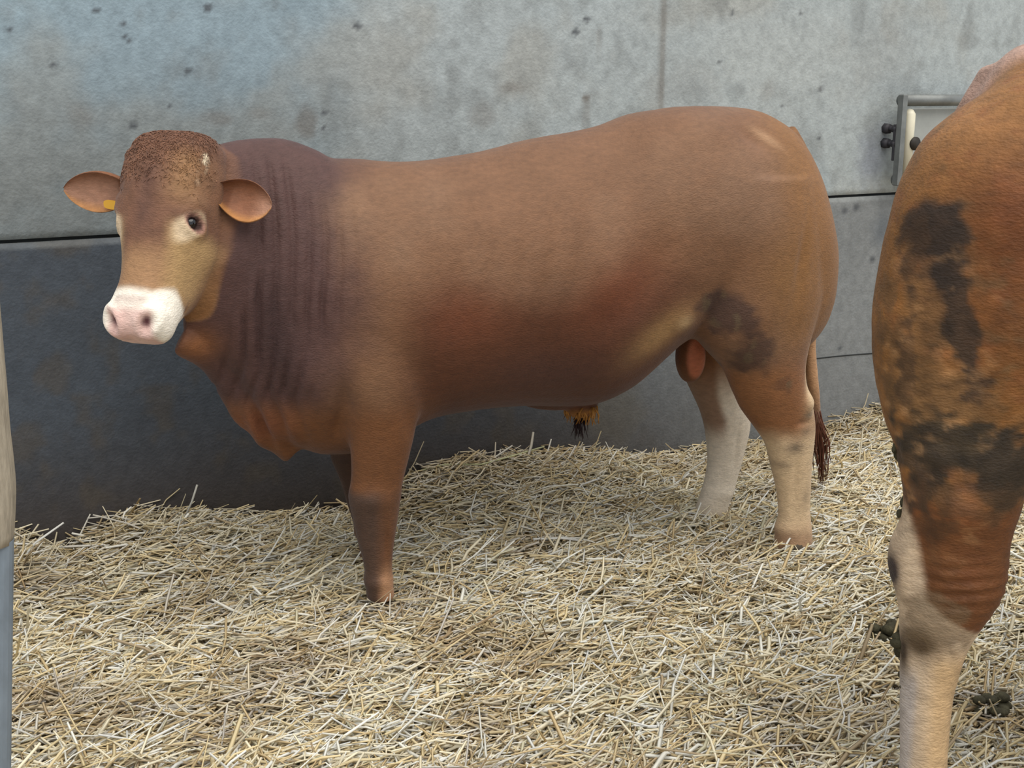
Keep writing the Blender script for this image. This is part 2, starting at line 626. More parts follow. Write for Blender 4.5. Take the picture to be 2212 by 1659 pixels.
def add_head(g, fr, H0, ax):
    a, w, d = [fr.world_dir_to_local(v) for v in ax]
    rings = []
    for t, top, bot, hw, e in HEAD:
        c = (top + bot) / 2
        h = (top - bot) / 2
        sr = superring(hw, h, h, e, 36)
        # the jaw is narrower than the brow
        nar = 1 - 0.22 * smooth(0.0, -1.0, sr[:, 1] / h)
        rings.append(H0 + a * t + np.outer(sr[:, 0] * nar, w) + np.outer(c + sr[:, 1], d))
    g.loft(resample(rings, 40))


def ear_mesh(fr, H0, ax, sgn, out, drop, back, length, facing):
    """a cupped leaf-shaped ear with its own root, axis and open side"""
    a, w, d = [fr.world_dir_to_local(v) for v in ax]
    root = H0 + a * (0.098 if sgn < 0 else .082) + w * sgn * 0.112 - d * 0.060
    ea = w * sgn * out + a * drop - d * back
    ea /= np.linalg.norm(ea)
    fa = d * facing[0] + a * facing[1] + w * sgn * facing[2]          # the open side of the ear
    fa = fa - ea * (fa @ ea)
    fa /= np.linalg.norm(fa)
    ba = np.cross(ea, fa)
    if ba[2] < 0:
        ba = -ba                                                       # points to the upper rim
    prof = np.array([(0.0, .026), (.10, .032), (.22, .046), (.38, .060), (.55, .066), (.72, .060), (.86, .044), (.95, .026), (1.0, .008)])
    V, Cc_ = [], []
    rings = []
    m = 15
    tt = np.concatenate([np.linspace(0, .9, 20), [.94, .97, .99, 1.0]])
    for t in tt:
        hw = float(interp(np.array([t]), prof[:, 0], prof[:, 1])[0])
        c = root + ea * t * length + ba * (-0.012 * t * t) + fa * 0.018 * t * t
        pts, cc = [], []
        cup = 0.70 * (1 - 0.55 * t)
        for q in np.linspace(0, math.pi, m):                        # back of the ear
            curl = 1 - 0.28 * max(math.cos(q), 0) ** 2
            pts.append(c + ba * hw * math.cos(q) * curl - fa * (hw * cup * math.sin(q) - 0.0) - fa * .003)
            cc.append(blend(np.array([lin(128, 80, 48)]), lin(168, 116, 78), np.array([smooth(.75, 1.0, t)]))[0])
        for q in np.linspace(math.pi, 0, m):                        # hollow inside
            curl = 1 - 0.28 * max(math.cos(q), 0) ** 2
            pts.append(c + ba * (hw - .003) * math.cos(q) * curl - fa * (hw * cup * .88 * math.sin(q)) + fa * .003)
            k = lin(172, 128, 104) if t > .3 else lin(120, 76, 50)
            if sgn > 0:
                k = k + (lin(128, 78, 50) - k) * .75 * smooth(.95, .6, t)
            k = k * (0.62 + .38 * smooth(.1, .5, t))  # shade of the ear's hollow put into the colour, deepest at the root
            k = k + (lin(120, 72, 40) - k) * (smooth(-.1, .7, math.cos(q)) * .9 * (1 - .5 * t))
            k = k + (lin(190, 132, 70) - k) * (smooth(.55, 1.0, -math.cos(q)) * .7)
            cc.append(k)
        rings.append(pts)
        Cc_ += cc
    g = Geo()
    g.loft(rings)
    V = fr.to_mesh(np.array(g.v))
    g.v = [tuple(v) for v in V]
    me = g.mesh('ear')
    C = np.vstack([np.array(Cc_), np.tile(lin(128, 80, 48), (len(V) - len(Cc_), 1))])
    set_col(me, .85 * C * (0.85 + 0.3 * vnoise(V, 90, 5))[:, None])
    return me, (root, ea, fa, ba)


def remeshed(g, voxel):
    """one continuous surface out of overlapping closed shapes -> verts, faces"""
    me = g.mesh('tmp')
    o = bpy.data.objects.new('tmp', me)
    col.objects.link(o)
    md = o.modifiers.new('r', 'REMESH')
    md.mode = 'VOXEL'
    md.voxel_size = voxel
    dg = bpy.context.evaluated_depsgraph_get()
    ev = o.evaluated_get(dg)
    m2 = ev.to_mesh()
    V = np.empty(len(m2.vertices) * 3, np.float32)
    m2.vertices.foreach_get('co', V)
    nf = len(m2.polygons)
    F = np.empty(len(m2.loops), np.int32)
    m2.loops.foreach_get('vertex_index', F)
    ev.to_mesh_clear()
    bpy.data.objects.remove(o)
    bpy.data.meshes.remove(me)
    return V.reshape(-1, 3).astype(float), F.reshape(nf, 4)


def edges_of(F):
    E = np.vstack([F[:, [0, 1]], F[:, [1, 2]], F[:, [2, 3]], F[:, [3, 0]]])
    E = np.sort(E, 1)
    return np.unique(E, axis=0)


def laplace(V, E, it, w=None, lam=0.5):
    n = len(V)
    deg = np.bincount(E[:, 0], minlength=n) + np.bincount(E[:, 1], minlength=n)
    for _ in range(it):
        A = np.empty_like(V)
        for k in range(V.shape[1]):
            A[:, k] = (np.bincount(E[:, 0], V[E[:, 1], k], n) + np.bincount(E[:, 1], V[E[:, 0], k], n)) / np.maximum(deg, 1)
        d = (A - V) * lam
        if w is not None:
            d *= w[:, None]
        V = V + d
    return V


def normals(V, F):
    Nf = np.cross(V[F[:, 2]] - V[F[:, 0]], V[F[:, 3]] - V[F[:, 1]])
    N = np.zeros_like(V)
    for k in range(3):
        for j in range(4):
            N[:, k] += np.bincount(F[:, j], Nf[:, k], len(V))
    return N / (np.linalg.norm(N, axis=1)[:, None] + 1e-12)


def hoof_geo(c, fwd, side, w=0.052, ln=0.125, h=0.075):
    """two claws with a cleft between; c is under the pastern, fwd points to the toe"""
    g = Geo()
    c, fwd, side = np.asarray(c, float), np.asarray(fwd, float), np.asarray(side, float)
    up = np.array([0, 0, 1.0])
    for sg in (-1, 1):
        rings = []
        for k, (fz, l0, l1, ww) in enumerate(((0.0, -.42, .60, 1.0), (.3, -.42, .52, 1.0), (.7, -.40, .36, .93), (1.0, -.36, .24, .82), (1.12, -.25, .12, .5))):
            r = []
            for q in np.linspace(0, 2 * math.pi, 14, endpoint=False):
                x = (l0 + l1) / 2 + (l1 - l0) / 2 * math.cos(q)
                taper = 1 - 0.35 * smooth(0.1, 0.6, x)
                r.append(c + fwd * ln * x + side * (sg * (w * 0.52) + w * 0.48 * ww * taper * math.sin(q)) + up * h * fz)
            rings.append(r)
        g.loft(rings)
    return g


def strands(name, pts_fn, n, mat, parent, fr, r0=0.0022):
    g = Geo()
    for i in range(n):
        p = [fr.to_mesh(np.array([q]))[0] for q in pts_fn(i)]
        rr = [r0 * (1 - 0.75 * t) for t in np.linspace(0, 1, len(p))]
        g.tube(p, rr, 4)
    return link(name, g.mesh(name), mat, parent)


def blend(C, target, w):
    return C + (target - C) * np.clip(w, 0, 1)[:, None]


def gauss(S, Z, c, rs, rz, rot=0.0):
    ds, dz = S - c[0], Z - c[1]
    a, b = ds * math.cos(rot) + dz * math.sin(rot), -ds * math.sin(rot) + dz * math.cos(rot)
    return np.exp(-((a / rs) ** 2 + (b / rz) ** 2))


def face_colour(C, T, W, D, P, hmask):
    """markings of the head in its own axes (T down the nose, W across, D out of the brow)"""
    n1, n2 = fbm(P, 26, 71, 3), fbm(P, 9, 81, 3)
    aw = np.abs(W)
    brow, tan, white, pink = lin(116, 80, 60), lin(158, 120, 84), lin(250, 240, 224), lin(214, 160, 152)
    C = blend(C, brow * (0.70 + 0.6 * n1)[:, None], hmask)
    C = blend(C, lin(150, 112, 74), hmask * np.exp(-((W - 0.085) / .04) ** 2) * smooth(-.02, .05, T) * smooth(.2, .12, T) * .7)
    C = blend(C, lin(96, 66, 54), hmask * np.exp(-((W + 0.004) / 0.030) ** 2) * smooth(0.02, 0.12, T) * smooth(0.30, 0.2, T) * smooth(-.03, 0.0, D) * (0.4 + 0.8 * n1))
    C = blend(C, lin(104, 70, 52), hmask * smooth(0.06, -0.02, T) * 0.6)
    C = blend(C, tan, hmask * smooth(0.255, 0.325, T + 0.05 * (n2 - .5)) * 0.85)
    C = blend(C, lin(180, 146, 100), hmask * smooth(0.19, 0.25, T) * smooth(0.42, 0.36, T) * smooth(0.045, 0.085, aw) * smooth(-0.19, -0.09, D) * 0.9)
    C = blend(C, lin(128, 86, 48), hmask * smooth(0.14, 0.24, T) * smooth(-0.13, -0.22, D) * 0.85)
    ring = np.sqrt(((T - EYE_T - .020) / 0.044) ** 2 + ((D - EYE_D - .008 - .3 * (T - EYE_T)) / 0.034) ** 2)
    C = blend(C, lin(226, 200, 166), hmask * smooth(1.3, 0.6, ring + 0.5 * (n2 - .5)) * smooth(0.06, 0.09, aw))
    rl = np.sqrt(((T - EYE_T + 0.25 * (D - EYE_D)) / 0.016) ** 2 + ((D - EYE_D) / 0.024) ** 2)
    C = blend(C, lin(168, 122, 108), hmask * smooth(1.5, 1.0, rl) * smooth(0.06, 0.09, aw))
    C = blend(C, lin(70, 46, 40), hmask * smooth(1.15, .85, rl) * smooth(0.06, 0.09, aw))
    mz = smooth(0.385, 0.415, T - 0.030 * np.clip(-D - .08, 0, .1) / .1 + 0.03 * np.clip(aw - .05, 0, .03) / .03 * smooth(-.1, -.04, D) + 0.02 * (n2 - .5))
    mz = mz * smooth(-.165, -.135, D)
    C = blend(C, white, hmask * mz)
    nose = smooth(0.435, 0.465, T) * smooth(0.072, 0.052, aw) * smooth(-0.12, -0.095, D)
    C = blend(C, pink, hmask * nose * (0.75 + 0.5 * (n2 - .5)))
    nos = np.sqrt(((aw - 0.047 + .25 * (T - .478)) / 0.019) ** 2 + ((T - 0.478) / 0.024) ** 2 + ((D + 0.024) / 0.045) ** 2)
    C = blend(C, lin(92, 52, 56), hmask * smooth(1.0, 0.55, nos))
    C = blend(C, lin(190, 166, 156), hmask * np.exp(-((T - 0.428) / 0.014) ** 2) * smooth(0.06, 0.035, aw) * smooth(-.03, .0, D) * .7)
    mouth = np.exp(-((D + 0.104 + 0.02 * smooth(.5, .4, T)) / 0.005) ** 2) * smooth(0.37, 0.41, T)
    C = blend(C, lin(120, 80, 74), hmask * mouth * 0.7)
    # pale flecked edge of the poll
    C = blend(C, lin(226, 212, 184), hmask * smooth(.106, .116, W) * smooth(-0.04, -0.01, T) * smooth(0.11, 0.08, T) * smooth(0.40, 0.52, n1) * smooth(-.01, .01, D))
    return C


def build_bull(name, label, fr, body, legs, extra, head, voxel, coat, mat, smooth_it, disp, hoofs, ears):
    """body/legs/extra: ring lists in (s,n,z); head: (H0, axes)"""
    root = thing(name, label, 'bull', fr.O, fr.yaw)
    root['category'] = 'bull'
    g = Geo()
    g.loft(resample(body, 70))
    for rings in legs + extra:
        g.loft(resample(rings, 3 * len(rings)))
    H0, ax = head
    add_head(g, fr, H0, ax)
    g.v = [tuple(v) for v in g.v]
    V, F = remeshed(g, voxel)
    E = edges_of(F)
    a, w, d = [fr.world_dir_to_local(v) for v in ax]
    Q = V - H0
    hd = smooth(0.40, 0.28, np.linalg.norm(Q - a * 0.23 + d * 0.07, axis=1))
    V = laplace(V, E, smooth_it, 1 - 0.72 * hd)
    N = normals(V, F)
    if np.mean(np.sum(N * (V - V.mean(0)), 1)) < 0:
        F = F[:, ::-1]
        N = -N
    Q = V - H0
    T, W, D = Q @ a, Q @ w, Q @ d
    # nostrils and mouth
    for sgn in (-1, 1):
        q_ = (W * sgn - 0.047) + 0.25 * (T - 0.478)
        r = np.sqrt((q_ / 0.023) ** 2 + ((T - 0.478) / 0.030) ** 2 + ((D + 0.022) / 0.036) ** 2)
        V = V - N * (0.022 * smooth(1.15, 0.25, r))[:, None]
        ro = np.sqrt((q_ / 0.030) ** 2 + ((T - 0.474) / 0.036) ** 2 + ((D + 0.024) / 0.046) ** 2)
        V = V + N * (0.008 * np.exp(-((ro - 0.95) / 0.28) ** 2))[:, None]
        sd = smooth(.05, .08, W * sgn)
        re = np.sqrt(((T - EYE_T + 0.25 * (D - EYE_D)) / 0.016) ** 2 + ((D - EYE_D) / 0.023) ** 2)
        V = V + N * (sd * (0.007 * np.exp(-((re - 1.5) / 0.5) ** 2) - 0.008 * smooth(1.2, 0.4, re)))[:, None]
        br_ = np.exp(-((T - EYE_T + 0.045) / 0.022) ** 2 - ((D - EYE_D - 0.012) / 0.035) ** 2) * sd
        V = V + N * (0.010 * br_)[:, None]
        ck = np.exp(-((T - 0.25) / 0.05) ** 2 - ((D + .13) / 0.06) ** 2) * sd
        V = V + N * (0.010 * ck)[:, None]
    mo = np.exp(-((D + 0.104 + 0.02 * smooth(.5, .4, T)) / 0.006) ** 2) * smooth(0.37, 0.41, T) * smooth(0.6, 0.5, T) * hd
    V = V - N * (0.007 * mo)[:, None]
    V = disp(V, N, T, W, D)
    N = normals(V, F)
    # a soft mask of what belongs to the head and not to the neck behind it
    HA = np.array(HEAD)
    top_, bot_, hw_ = [np.interp(T, HA[:, 0], HA[:, k]) for k in (1, 2, 3)]
    el = np.sqrt((W / hw_) ** 4 + (np.abs(D - (top_ + bot_) / 2) / ((top_ - bot_) / 2)) ** 4) ** .5
    hm = smooth(1.30, 1.12, el) * smooth(-0.085, -0.06, T) * smooth(0.56, 0.54, T)
    hm = hm * np.clip(smooth(-0.16, -0.06, D) + smooth(.06, .16, T), 0, 1)
    C = coat(V, N)
    C = face_colour(C, T, W, D, V, hm)
    ear_data = []
    for e in ears:
        em, ed = ear_mesh(fr, H0, ax, *e)
        link('ear', em, mat, root)
        ear_data.append(ed)
    me = mesh_np(name + '_body', fr.to_mesh(V), F[:, ::-1])
    set_col(me, C * 0.87)
    body_o = link('body', me, mat, root)
    for sgn in (-1, 1):
        near_eye = (np.abs(T - EYE_T) < .02) & (np.abs(D - EYE_D) < .02) & (W * sgn > 0.05)
        p = V[near_eye].mean(0) - w * sgn * 0.0115
        ge = Geo()
        ge.ball(fr.to_mesh(np.array([p]))[0], 0.0170)
        link('eye', ge.mesh('eye'), M_eye, root)
    for (c, fwd) in hoofs:
        fv = np.array([fwd[0], -fwd[1], 0.0])
        fv /= np.linalg.norm(fv)
        gh = hoof_geo(fr.to_mesh(np.array([c]))[0], fv, np.array([-fv[1], fv[0], 0]))
        link('hoof', gh.mesh('hoof'), M_hoof, root)
    return root, ear_data, (V, N, C * 0.87)


# ---- the bull in the middle, side on, looking round at the viewer
FA_YAW = math.radians(18.8)
nA = np.array([math.sin(FA_YAW), -math.cos(FA_YAW), 0])
fA = Frame(np.array([-0.39, 3.356, 0.0]) - 0.2 * nA, FA_YAW)


def body_rings(fr, table):
    """table: (xtop, ytop, xbot, ybot, n, half width, exponent)"""
    R = []
    for xt, yt, xb, yb, n, hw, e in table:
        s0, z0 = fr.sz(xt, yt, n)
        s1, z1 = fr.sz(xb, yb, n)
        h = (z0 - z1) / 2
        sr = superring(hw, h, h, e, 44)
        f = (sr[:, 1] / h + 1) / 2                                  # 0 bottom .. 1 top
        R.append(np.column_stack([s1 + (s0 - s1) * f, n + sr[:, 0] * (1 - 0.10 * smooth(.5, 1.0, f)), (z0 + z1) / 2 + sr[:, 1]]))
    return R


bodyA = body_rings(fA, [
    (392, 360, 398, 742, .150, .075, 2.1),
    (440, 325, 446, 772, .125, .115, 2.1),
    (485, 309, 495, 800, .100, .145, 2.1),
    (540, 299, 545, 890, .060, .180, 2.1),
    (600, 298, 600, 948, .025, .215, 2.2),
    (645, 307, 645, 965, .012, .238, 2.2),
    (690, 325, 685, 975, .005, .258, 2.2),
    (718, 340, 718, 975, 0, .274, 2.2),
    (760, 341, 760, 970, 0, .290, 2.2),
    (850, 349, 850, 930, 0, .310, 2.2),
    (930, 345, 930, 893, 0, .322, 2.2),
    (1050, 325, 1050, 874, 0, .332, 2.15),
    (1150, 299, 1150, 869, 0, .332, 2.15),
    (1250, 282, 1250, 868, 0, .326, 2.2),
    (1310, 267, 1310, 848, 0, .318, 2.2),
    (1360, 247, 1360, 812, 0, .310, 2.3),
    (1420, 236, 1420, 752, 0, .302, 2.4),
    (1480, 230, 1480, 722, 0, .300, 2.4),
    (1560, 230, 1560, 740, 0, .298, 2.4),
    (1630, 239, 1625, 760, 0, .290, 2.3),
    (1690, 274, 1680, 770, 0, .265, 2.2),
    (1728, 335, 1715, 750, 0, .230, 2.1),
    (1752, 425, 1740, 720, 0, .180, 2.1),
    (1764, 520, 1758, 655, 0, .110, 2.0),
])
near_fore = leg_rings(fA, [
    (690, 955, 640, .17, .10), (690, 950, 720, .18, .115), (700, 940, 800, .185, .115), (735, 918, 860, .19, .10), (748, 904, 910, .195, .085), (756, 891, 960, .20, .072),
    (759, 878, 1010, .20, .062), (758, 868, 1050, .20, .056), (757, 863, 1085, .20, .056), (763, 859, 1120, .20, .052), (772, 853, 1160, .20, .045),
    (783, 848, 1200, .20, .040), (789, 847, 1240, .20, .040), (790, 850, 1270, .20, .045), (792, 854, 1295, .20, .045)])
far_fore = leg_rings(fA, [
    (690, 900, 800, -.18, .11), (705, 880, 880, -.19, .09), (715, 850, 950, -.20, .075), (722, 835, 1000, -.20, .062), (738, 828, 1045, -.20, .055),
    (746, 828, 1075, -.20, .055), (760, 828, 1120, -.20, .045), (770, 830, 1160, -.20, .04), (774, 832, 1190, -.20, .042), (776, 836, 1215, -.20, .045)])
near_hind = leg_rings(fA, [
    (1470, 1745, 380, .12, .16), (1470, 1762, 480, .14, .17), (1478, 1766, 580, .15, .17), (1482, 1760, 650, .155, .165), (1490, 1748, 700, .16, .15), (1530, 1736, 750, .17, .13),
    (1568, 1730, 795, .18, .11), (1588, 1738, 845, .19, .09), (1608, 1752, 885, .195, .075), (1632, 1757, 920, .20, .066), (1655, 1756, 955, .20, .060), (1667, 1752, 1000, .20, .052),
    (1677, 1749, 1050, .20, .045), (1683, 1747, 1100, .20, .042), (1681, 1750, 1135, .20, .045), (1676, 1752, 1160, .20, .048), (1676, 1748, 1185, .20, .048)])
far_hind = leg_rings(fA, [
    (1450, 1700, 560, -.13, .15), (1455, 1670, 650, -.15, .14), (1462, 1620, 730, -.17, .11), (1472, 1594, 780, -.18, .09), (1490, 1590, 830, -.19, .075), (1508, 1604, 870, -.195, .066),
    (1522, 1618, 908, -.20, .062), (1528, 1612, 950, -.20, .055), (1530, 1600, 1000, -.20, .046), (1520, 1586, 1050, -.20, .042), (1504, 1572, 1095, -.20, .044), (1496, 1566, 1130, -.20, .048),
    (1492, 1560, 1150, -.20, .048)])


def ball_rings(c, r, M=9, K=18):
    c, r = np.asarray(c), np.asarray(r)
    return [[c + r * np.array([math.sin(p) * math.cos(q), math.sin(p) * math.sin(q), -math.cos(p)]) for q in np.linspace(0, 2 * math.pi, K, endpoint=False)] for p in np.linspace(0.15, math.pi - 0.15, M)]


def tube_rings(fr, rows, K=16):
    """rows: (x, y, n, r)"""
    P = []
    for x, y, n, r in rows:
        s, z = fr.sz(x, y, n)
        P.append((np.array([s, n, z]), r))
    R = []
    for i, (p, r) in enumerate(P):
        t = P[min(i + 1, len(P) - 1)][0] - P[max(i - 1, 0)][0]
        t /= np.linalg.norm(t)
        b = np.array([0, 1.0, 0])
        a_ = np.cross(t, b)
        a_ /= np.linalg.norm(a_)
        R.append([p + r * (a_ * math.cos(q) + b * math.sin(q)) for q in np.linspace(0, 2 * math.pi, K, endpoint=False)])
    return R


sh_s, sh_z = fA.sz(1255, 868, 0)
scs, scz = fA.sz(1502, 775, -0.02)
extraA = [
    ball_rings((sh_s - .06, 0, sh_z + .03), (.16, .05, .05)),
    ball_rings((sh_s, 0, sh_z - .005), (.055, .045, .05)),
    ball_rings((scs + .012, -0.08, scz - .005), (.050, .06, .095)),
    tube_rings(fA, [(1690, 290, 0, .05), (1730, 360, 0, .042), (1755, 470, 0, .034), (1764, 580, 0, .030), (1755, 680, 0, .027), (1748, 740, -.01, .025), (1752, 800, -.01, .023), (1760, 860, -.01, .020), (1765, 920, -.01, .014)]),
    # dewlap hanging from throat to brisket
    tube_rings(fA, [(386, 738, .20, .032), (405, 744, .18, .042), (450, 762, .13, .05), (490, 805, .09, .05), (540, 885, .06, .055), (575, 925, .04, .05), (640, 965, .02, .06)]),
]
HA_AX = head_axes(math.radians(-105), math.radians(59))
s_, z_ = fA.sz(366, 322, 0.18)
HA0 = np.array([s_, 0.18, z_])


def dispA(V, N, T, W, D):
    S, n, Z = V.T
    px = lambda x, y, o=.25: fA.sz(x, y, o)
    side = smooth(0.02, 0.15, np.abs(n))
    # vertical skin folds of the neck
    n2 = fbm(V, 5, 91, 3)
    n3 = fbm(V, 2.2, 95, 2)
    s0, s1 = px(500, 500, .2)[0], px(735, 500, .1)[0]
    zc = px(600, 560, .2)[1]
    lean = S + 0.10 * (Z - zc) ** 2 * 1.8 - 0.05 * (Z - zc)
    m = smooth(s0 - .06, s0 + .06, lean) * smooth(s1 + .05, s1 - .10, lean) * smooth(px(600, 930)[1], px(600, 800)[1], Z) * smooth(.75, .35, N[:, 2])
    k = 2 * math.pi / 0.043
    fold = np.sin(k * (lean + 0.075 * (n3 - .5) + 0.03 * (n2 - .5)))
    fold = 0.5 - 1.5 * np.clip(-fold - .1, 0, 1) ** .8
    fold = fold * np.clip(2.4 * (n2 - .28), 0, 1.4)
    hclear = smooth(-0.06, -0.10, T + 0.0) + smooth(0.155, 0.19, np.abs(W)) + smooth(-0.24, -0.28, D)
    V = V + N * (0.017 * fold * m * np.clip(hclear, 0, 1))[:, None]
    # folds of the dewlap
    dm = gauss(S, Z, px(575, 900, .05), .09, .10)
    V = V + N * (0.010 * dm * np.sin(2 * math.pi / 0.052 * (S + 0.35 * Z)))[:, None]
    # muscle: shoulder, behind-shoulder hollow, hip, flank hollow, thigh groove, elbow, stifle fold
    for (x, y, rs, rz, rot, amp) in ((800, 620, .12, .22, .1, .018), (905, 800, .06, .10, .3, -.010), (950, 640, .06, .20, 0, -.008), (690, 830, .08, .09, 0, .016), (745, 870, .022, .06, 0, -.012),
                                     (1400, 560, .07, .14, -.5, -.016), (1330, 660, .14, .06, .5, -.010), (1200, 600, .20, .18, 0, .008), (1560, 470, .16, .18, 0, .012), (1710, 560, .02, .12, -.2, -.010),
                                     (1340, 380, .05, .10, 0, -.008), (1650, 300, .06, .03, -.5, -.014), (1540, 275, .10, .05, 0, .010), (1475, 690, .05, .06, .8, .010),
                                     (1600, 700, .07, .09, 0, .010), (1746, 872, .022, .03, 0, .018), (1735, 912, .03, .010, 0, -.010), (1700, 940, .02, .03, 0, -.006), (1700, 1150, .05, .025, 0, .008), (1545, 1110, .05, .03, 0, .006), (1610, 905, .02, .03, 0, .008), (1720, 1040, .010, .08, 0, -.006),
                                     (805, 1080, .06, .032, 0, .010), (835, 1180, .010, .06, 0, -.007), (820, 1265, .05, .02, 0, .008), (640, 880, .05, .07, .3, -.012), (880, 900, .03, .06, .2, -.008), (735, 930, .018, .05, 0, -.014), (1050, 480, .2, .15, 0, .006)):
        c = px(x, y)
        V = V + N * (amp * gauss(S, Z, c, rs, rz, rot) * side)[:, None]
    # faint ribs
    rm = gauss(S, Z, px(1150, 560), .25, .18) * side
    V = V + N * (0.0025 * rm * np.sin(2 * math.pi / 0.085 * (S - 0.25 * Z)))[:, None]
    V = V + N * (0.006 * (fbm(V, 7, 99, 3) - 0.5))[:, None]
    curl = smooth(-.06, 0, T) * smooth(.22, .12, T) * smooth(.16, .13, np.abs(W)) * smooth(-.05, .0, D)
    V = V + N * (0.010 * curl * (fbm(V, 34, 98, 2) - 0.5))[:, None]
    return V


def coatA(V, N):
    S, n, Z = V.T
    px = lambda x, y, o=.28: fA.sz(x, y, o)
    n1, n2, n3 = fbm(V, 4, 101, 3), fbm(V, 13, 111, 3), fbm(V, 34, 121, 2)
    base = lin(118, 83, 58)
    C = np.tile(base, (len(V), 1))
    C = blend(C, lin(126, 95, 72), smooth(.4, .7, n1) * .6)
    # darker, plum-brown neck and shoulder
    neck = smooth(px(835, 500)[0], px(665, 500)[0], S + 0.22 * (n1 - .5) - .14 * (Z - 1.0) + .06 * (n2 - .5)) * smooth(px(700, 960)[1], px(700, 860)[1], Z)
    C = blend(C, lin(77, 53, 51), neck * .92)
    C = blend(C, lin(62, 42, 40), gauss(S, Z, px(590, 720, .2), .055, .17, .1) * (.5 + n2) * 1.0)  # shade in a deep neck fold, painted as darker coat
    # fox-red lower barrel and flank
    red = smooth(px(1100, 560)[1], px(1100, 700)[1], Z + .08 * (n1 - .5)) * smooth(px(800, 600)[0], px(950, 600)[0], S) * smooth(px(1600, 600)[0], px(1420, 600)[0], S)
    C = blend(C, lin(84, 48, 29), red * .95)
    C = blend(C, lin(112, 58, 32), gauss(S, Z, px(1330, 620), .16, .09, .5) * .7)
    C = blend(C, lin(112, 60, 34), gauss(S, Z, px(1000, 680), .12, .09) * .6)
    C = blend(C, lin(78, 50, 42), gauss(S, Z, px(1230, 810), .16, .07) * .7 * (.5 + n2))  # belly shading painted into the coat, here and on the next line
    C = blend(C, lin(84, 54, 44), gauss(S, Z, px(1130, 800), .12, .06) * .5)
    C = blend(C, lin(158, 122, 78), gauss(S, Z, px(1430, 720), .12, .05, .6) * .8)
    # golden buttock
    C = blend(C, lin(132, 90, 46), smooth(px(1640, 500)[0], px(1750, 500)[0], S) * smooth(px(1700, 800)[1], px(1700, 700)[1], Z) * .8)
    C = blend(C, lin(130, 92, 50), gauss(S, Z, px(1680, 600), .10, .14) * .5)
    C = blend(C, lin(180, 142, 108), gauss(S, Z, px(1690, 300), .05, .014, -.6) * .6)
    # legs
    leg = smooth(px(800, 850)[1], px(800, 930)[1], Z)
    fore = leg * smooth(px(1000, 900)[0], px(930, 900)[0], S)
    C = blend(C, lin(106, 65, 34), fore * .9)
    knee = fore * smooth(px(800, 1060)[1], px(800, 1085)[1], Z + .02 * (n2 - .5))
    front = smooth(px(830, 1120, .2)[0], px(795, 1120, .2)[0], S)
    C = blend(C, lin(74, 56, 46), knee * (0.25 + .75 * front) * .9)
    C = blend(C, lin(186, 140, 104), fore * smooth(px(800, 1220)[1], px(800, 1300)[1], Z) * smooth(px(815, 1250)[0], px(840, 1250)[0], S) * .9)
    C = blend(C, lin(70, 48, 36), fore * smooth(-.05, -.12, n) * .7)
    # hind legs pale below the hock, dirt on the thigh
    hind = smooth(px(1400, 900)[0], px(1460, 900)[0], S)
    nearh = hind * smooth(0, .08, n)
    farh = hind * smooth(0.02, -.06, n)
    hx = px(1700, 930, .2)
    ridge = smooth(px(1640, 940, .2)[0], px(1735, 870, .2)[0], S + .6 * (hx[1] - Z) - 0.0)
    C = blend(C, lin(132, 84, 46), nearh * smooth(px(1600, 760)[1], px(1600, 840)[1], Z) * .8)
    C = blend(C, lin(206, 178, 142), nearh * np.clip(smooth(px(1700, 900, .2)[1], px(1700, 960, .2)[1], Z + .03 * (n2 - .5)) + gauss(S, Z, px(1740, 860, .2), .035, .07) + gauss(S, Z, px(1734, 800, .2), .016, .07), 0, 1) * .95)
    C = blend(C, lin(96, 78, 60), farh * gauss(S, Z, fA.sz(1492, 1140, -.2), .03, .03))
    C = blend(C, lin(120, 98, 80), nearh * gauss(S, Z, fA.sz(1700, 1170, .25), .06, .022) * .8)
    C = blend(C, lin(168, 130, 100), nearh * smooth(px(1700, 1100, .2)[1], px(1700, 1180, .2)[1], Z) * .8)
    for x, y, rs, rz, k in ((1712, 965, .035, .022, .8), (1735, 930, .025, .02, .5), (1690, 1005, .03, .015, .5), (1740, 1075, .015, .03, .5), (1742, 893, .02, .012, .8)):
        C = blend(C, lin(112, 96, 78), nearh * gauss(S, Z, px(x, y, .24), rs, rz) * k * (.6 + .8 * n2))
    fz = lambda y: fA.sz(1550, y, -.2)[1]
    C = blend(C, lin(140, 92, 56), farh * smooth(fz(690), fz(760), Z) * .9)
    C = blend(C, lin(222, 208, 188), farh * smooth(fz(760), fz(870), Z + .25 * (S - fA.sz(1550, 850, -.2)[0])) * .95)
    C = blend(C, lin(172, 156, 136), farh * smooth(fz(1060), fz(1140), Z) * .7)
    for x, y, rs, rz, rot, k in ((1575, 680, .085, .06, -.7, .85), (1625, 765, .085, .065, -.3, .8), (1530, 655, .05, .035, 0, .6), (1690, 830, .04, .03, 0, .4)):
        c = px(x, y)
        ds, dz = S - c[0], Z - c[1]
        a_, b_ = ds * math.cos(rot) + dz * math.sin(rot), -ds * math.sin(rot) + dz * math.cos(rot)
        dd = np.sqrt((a_ / rs) ** 2 + (b_ / rz) ** 2) + 1.1 * (n2 - .5) + .9 * (n3 - .5)
        C = blend(C, lin(70, 50, 42), nearh * smooth(1.35, .6, dd) * k)
        C = blend(C, lin(98, 82, 60), nearh * smooth(1.3, .8, dd) * smooth(.52, .7, n3) * .6)
    fl_ = lambda x, y: fA.sz(x + 18, y, -.21)
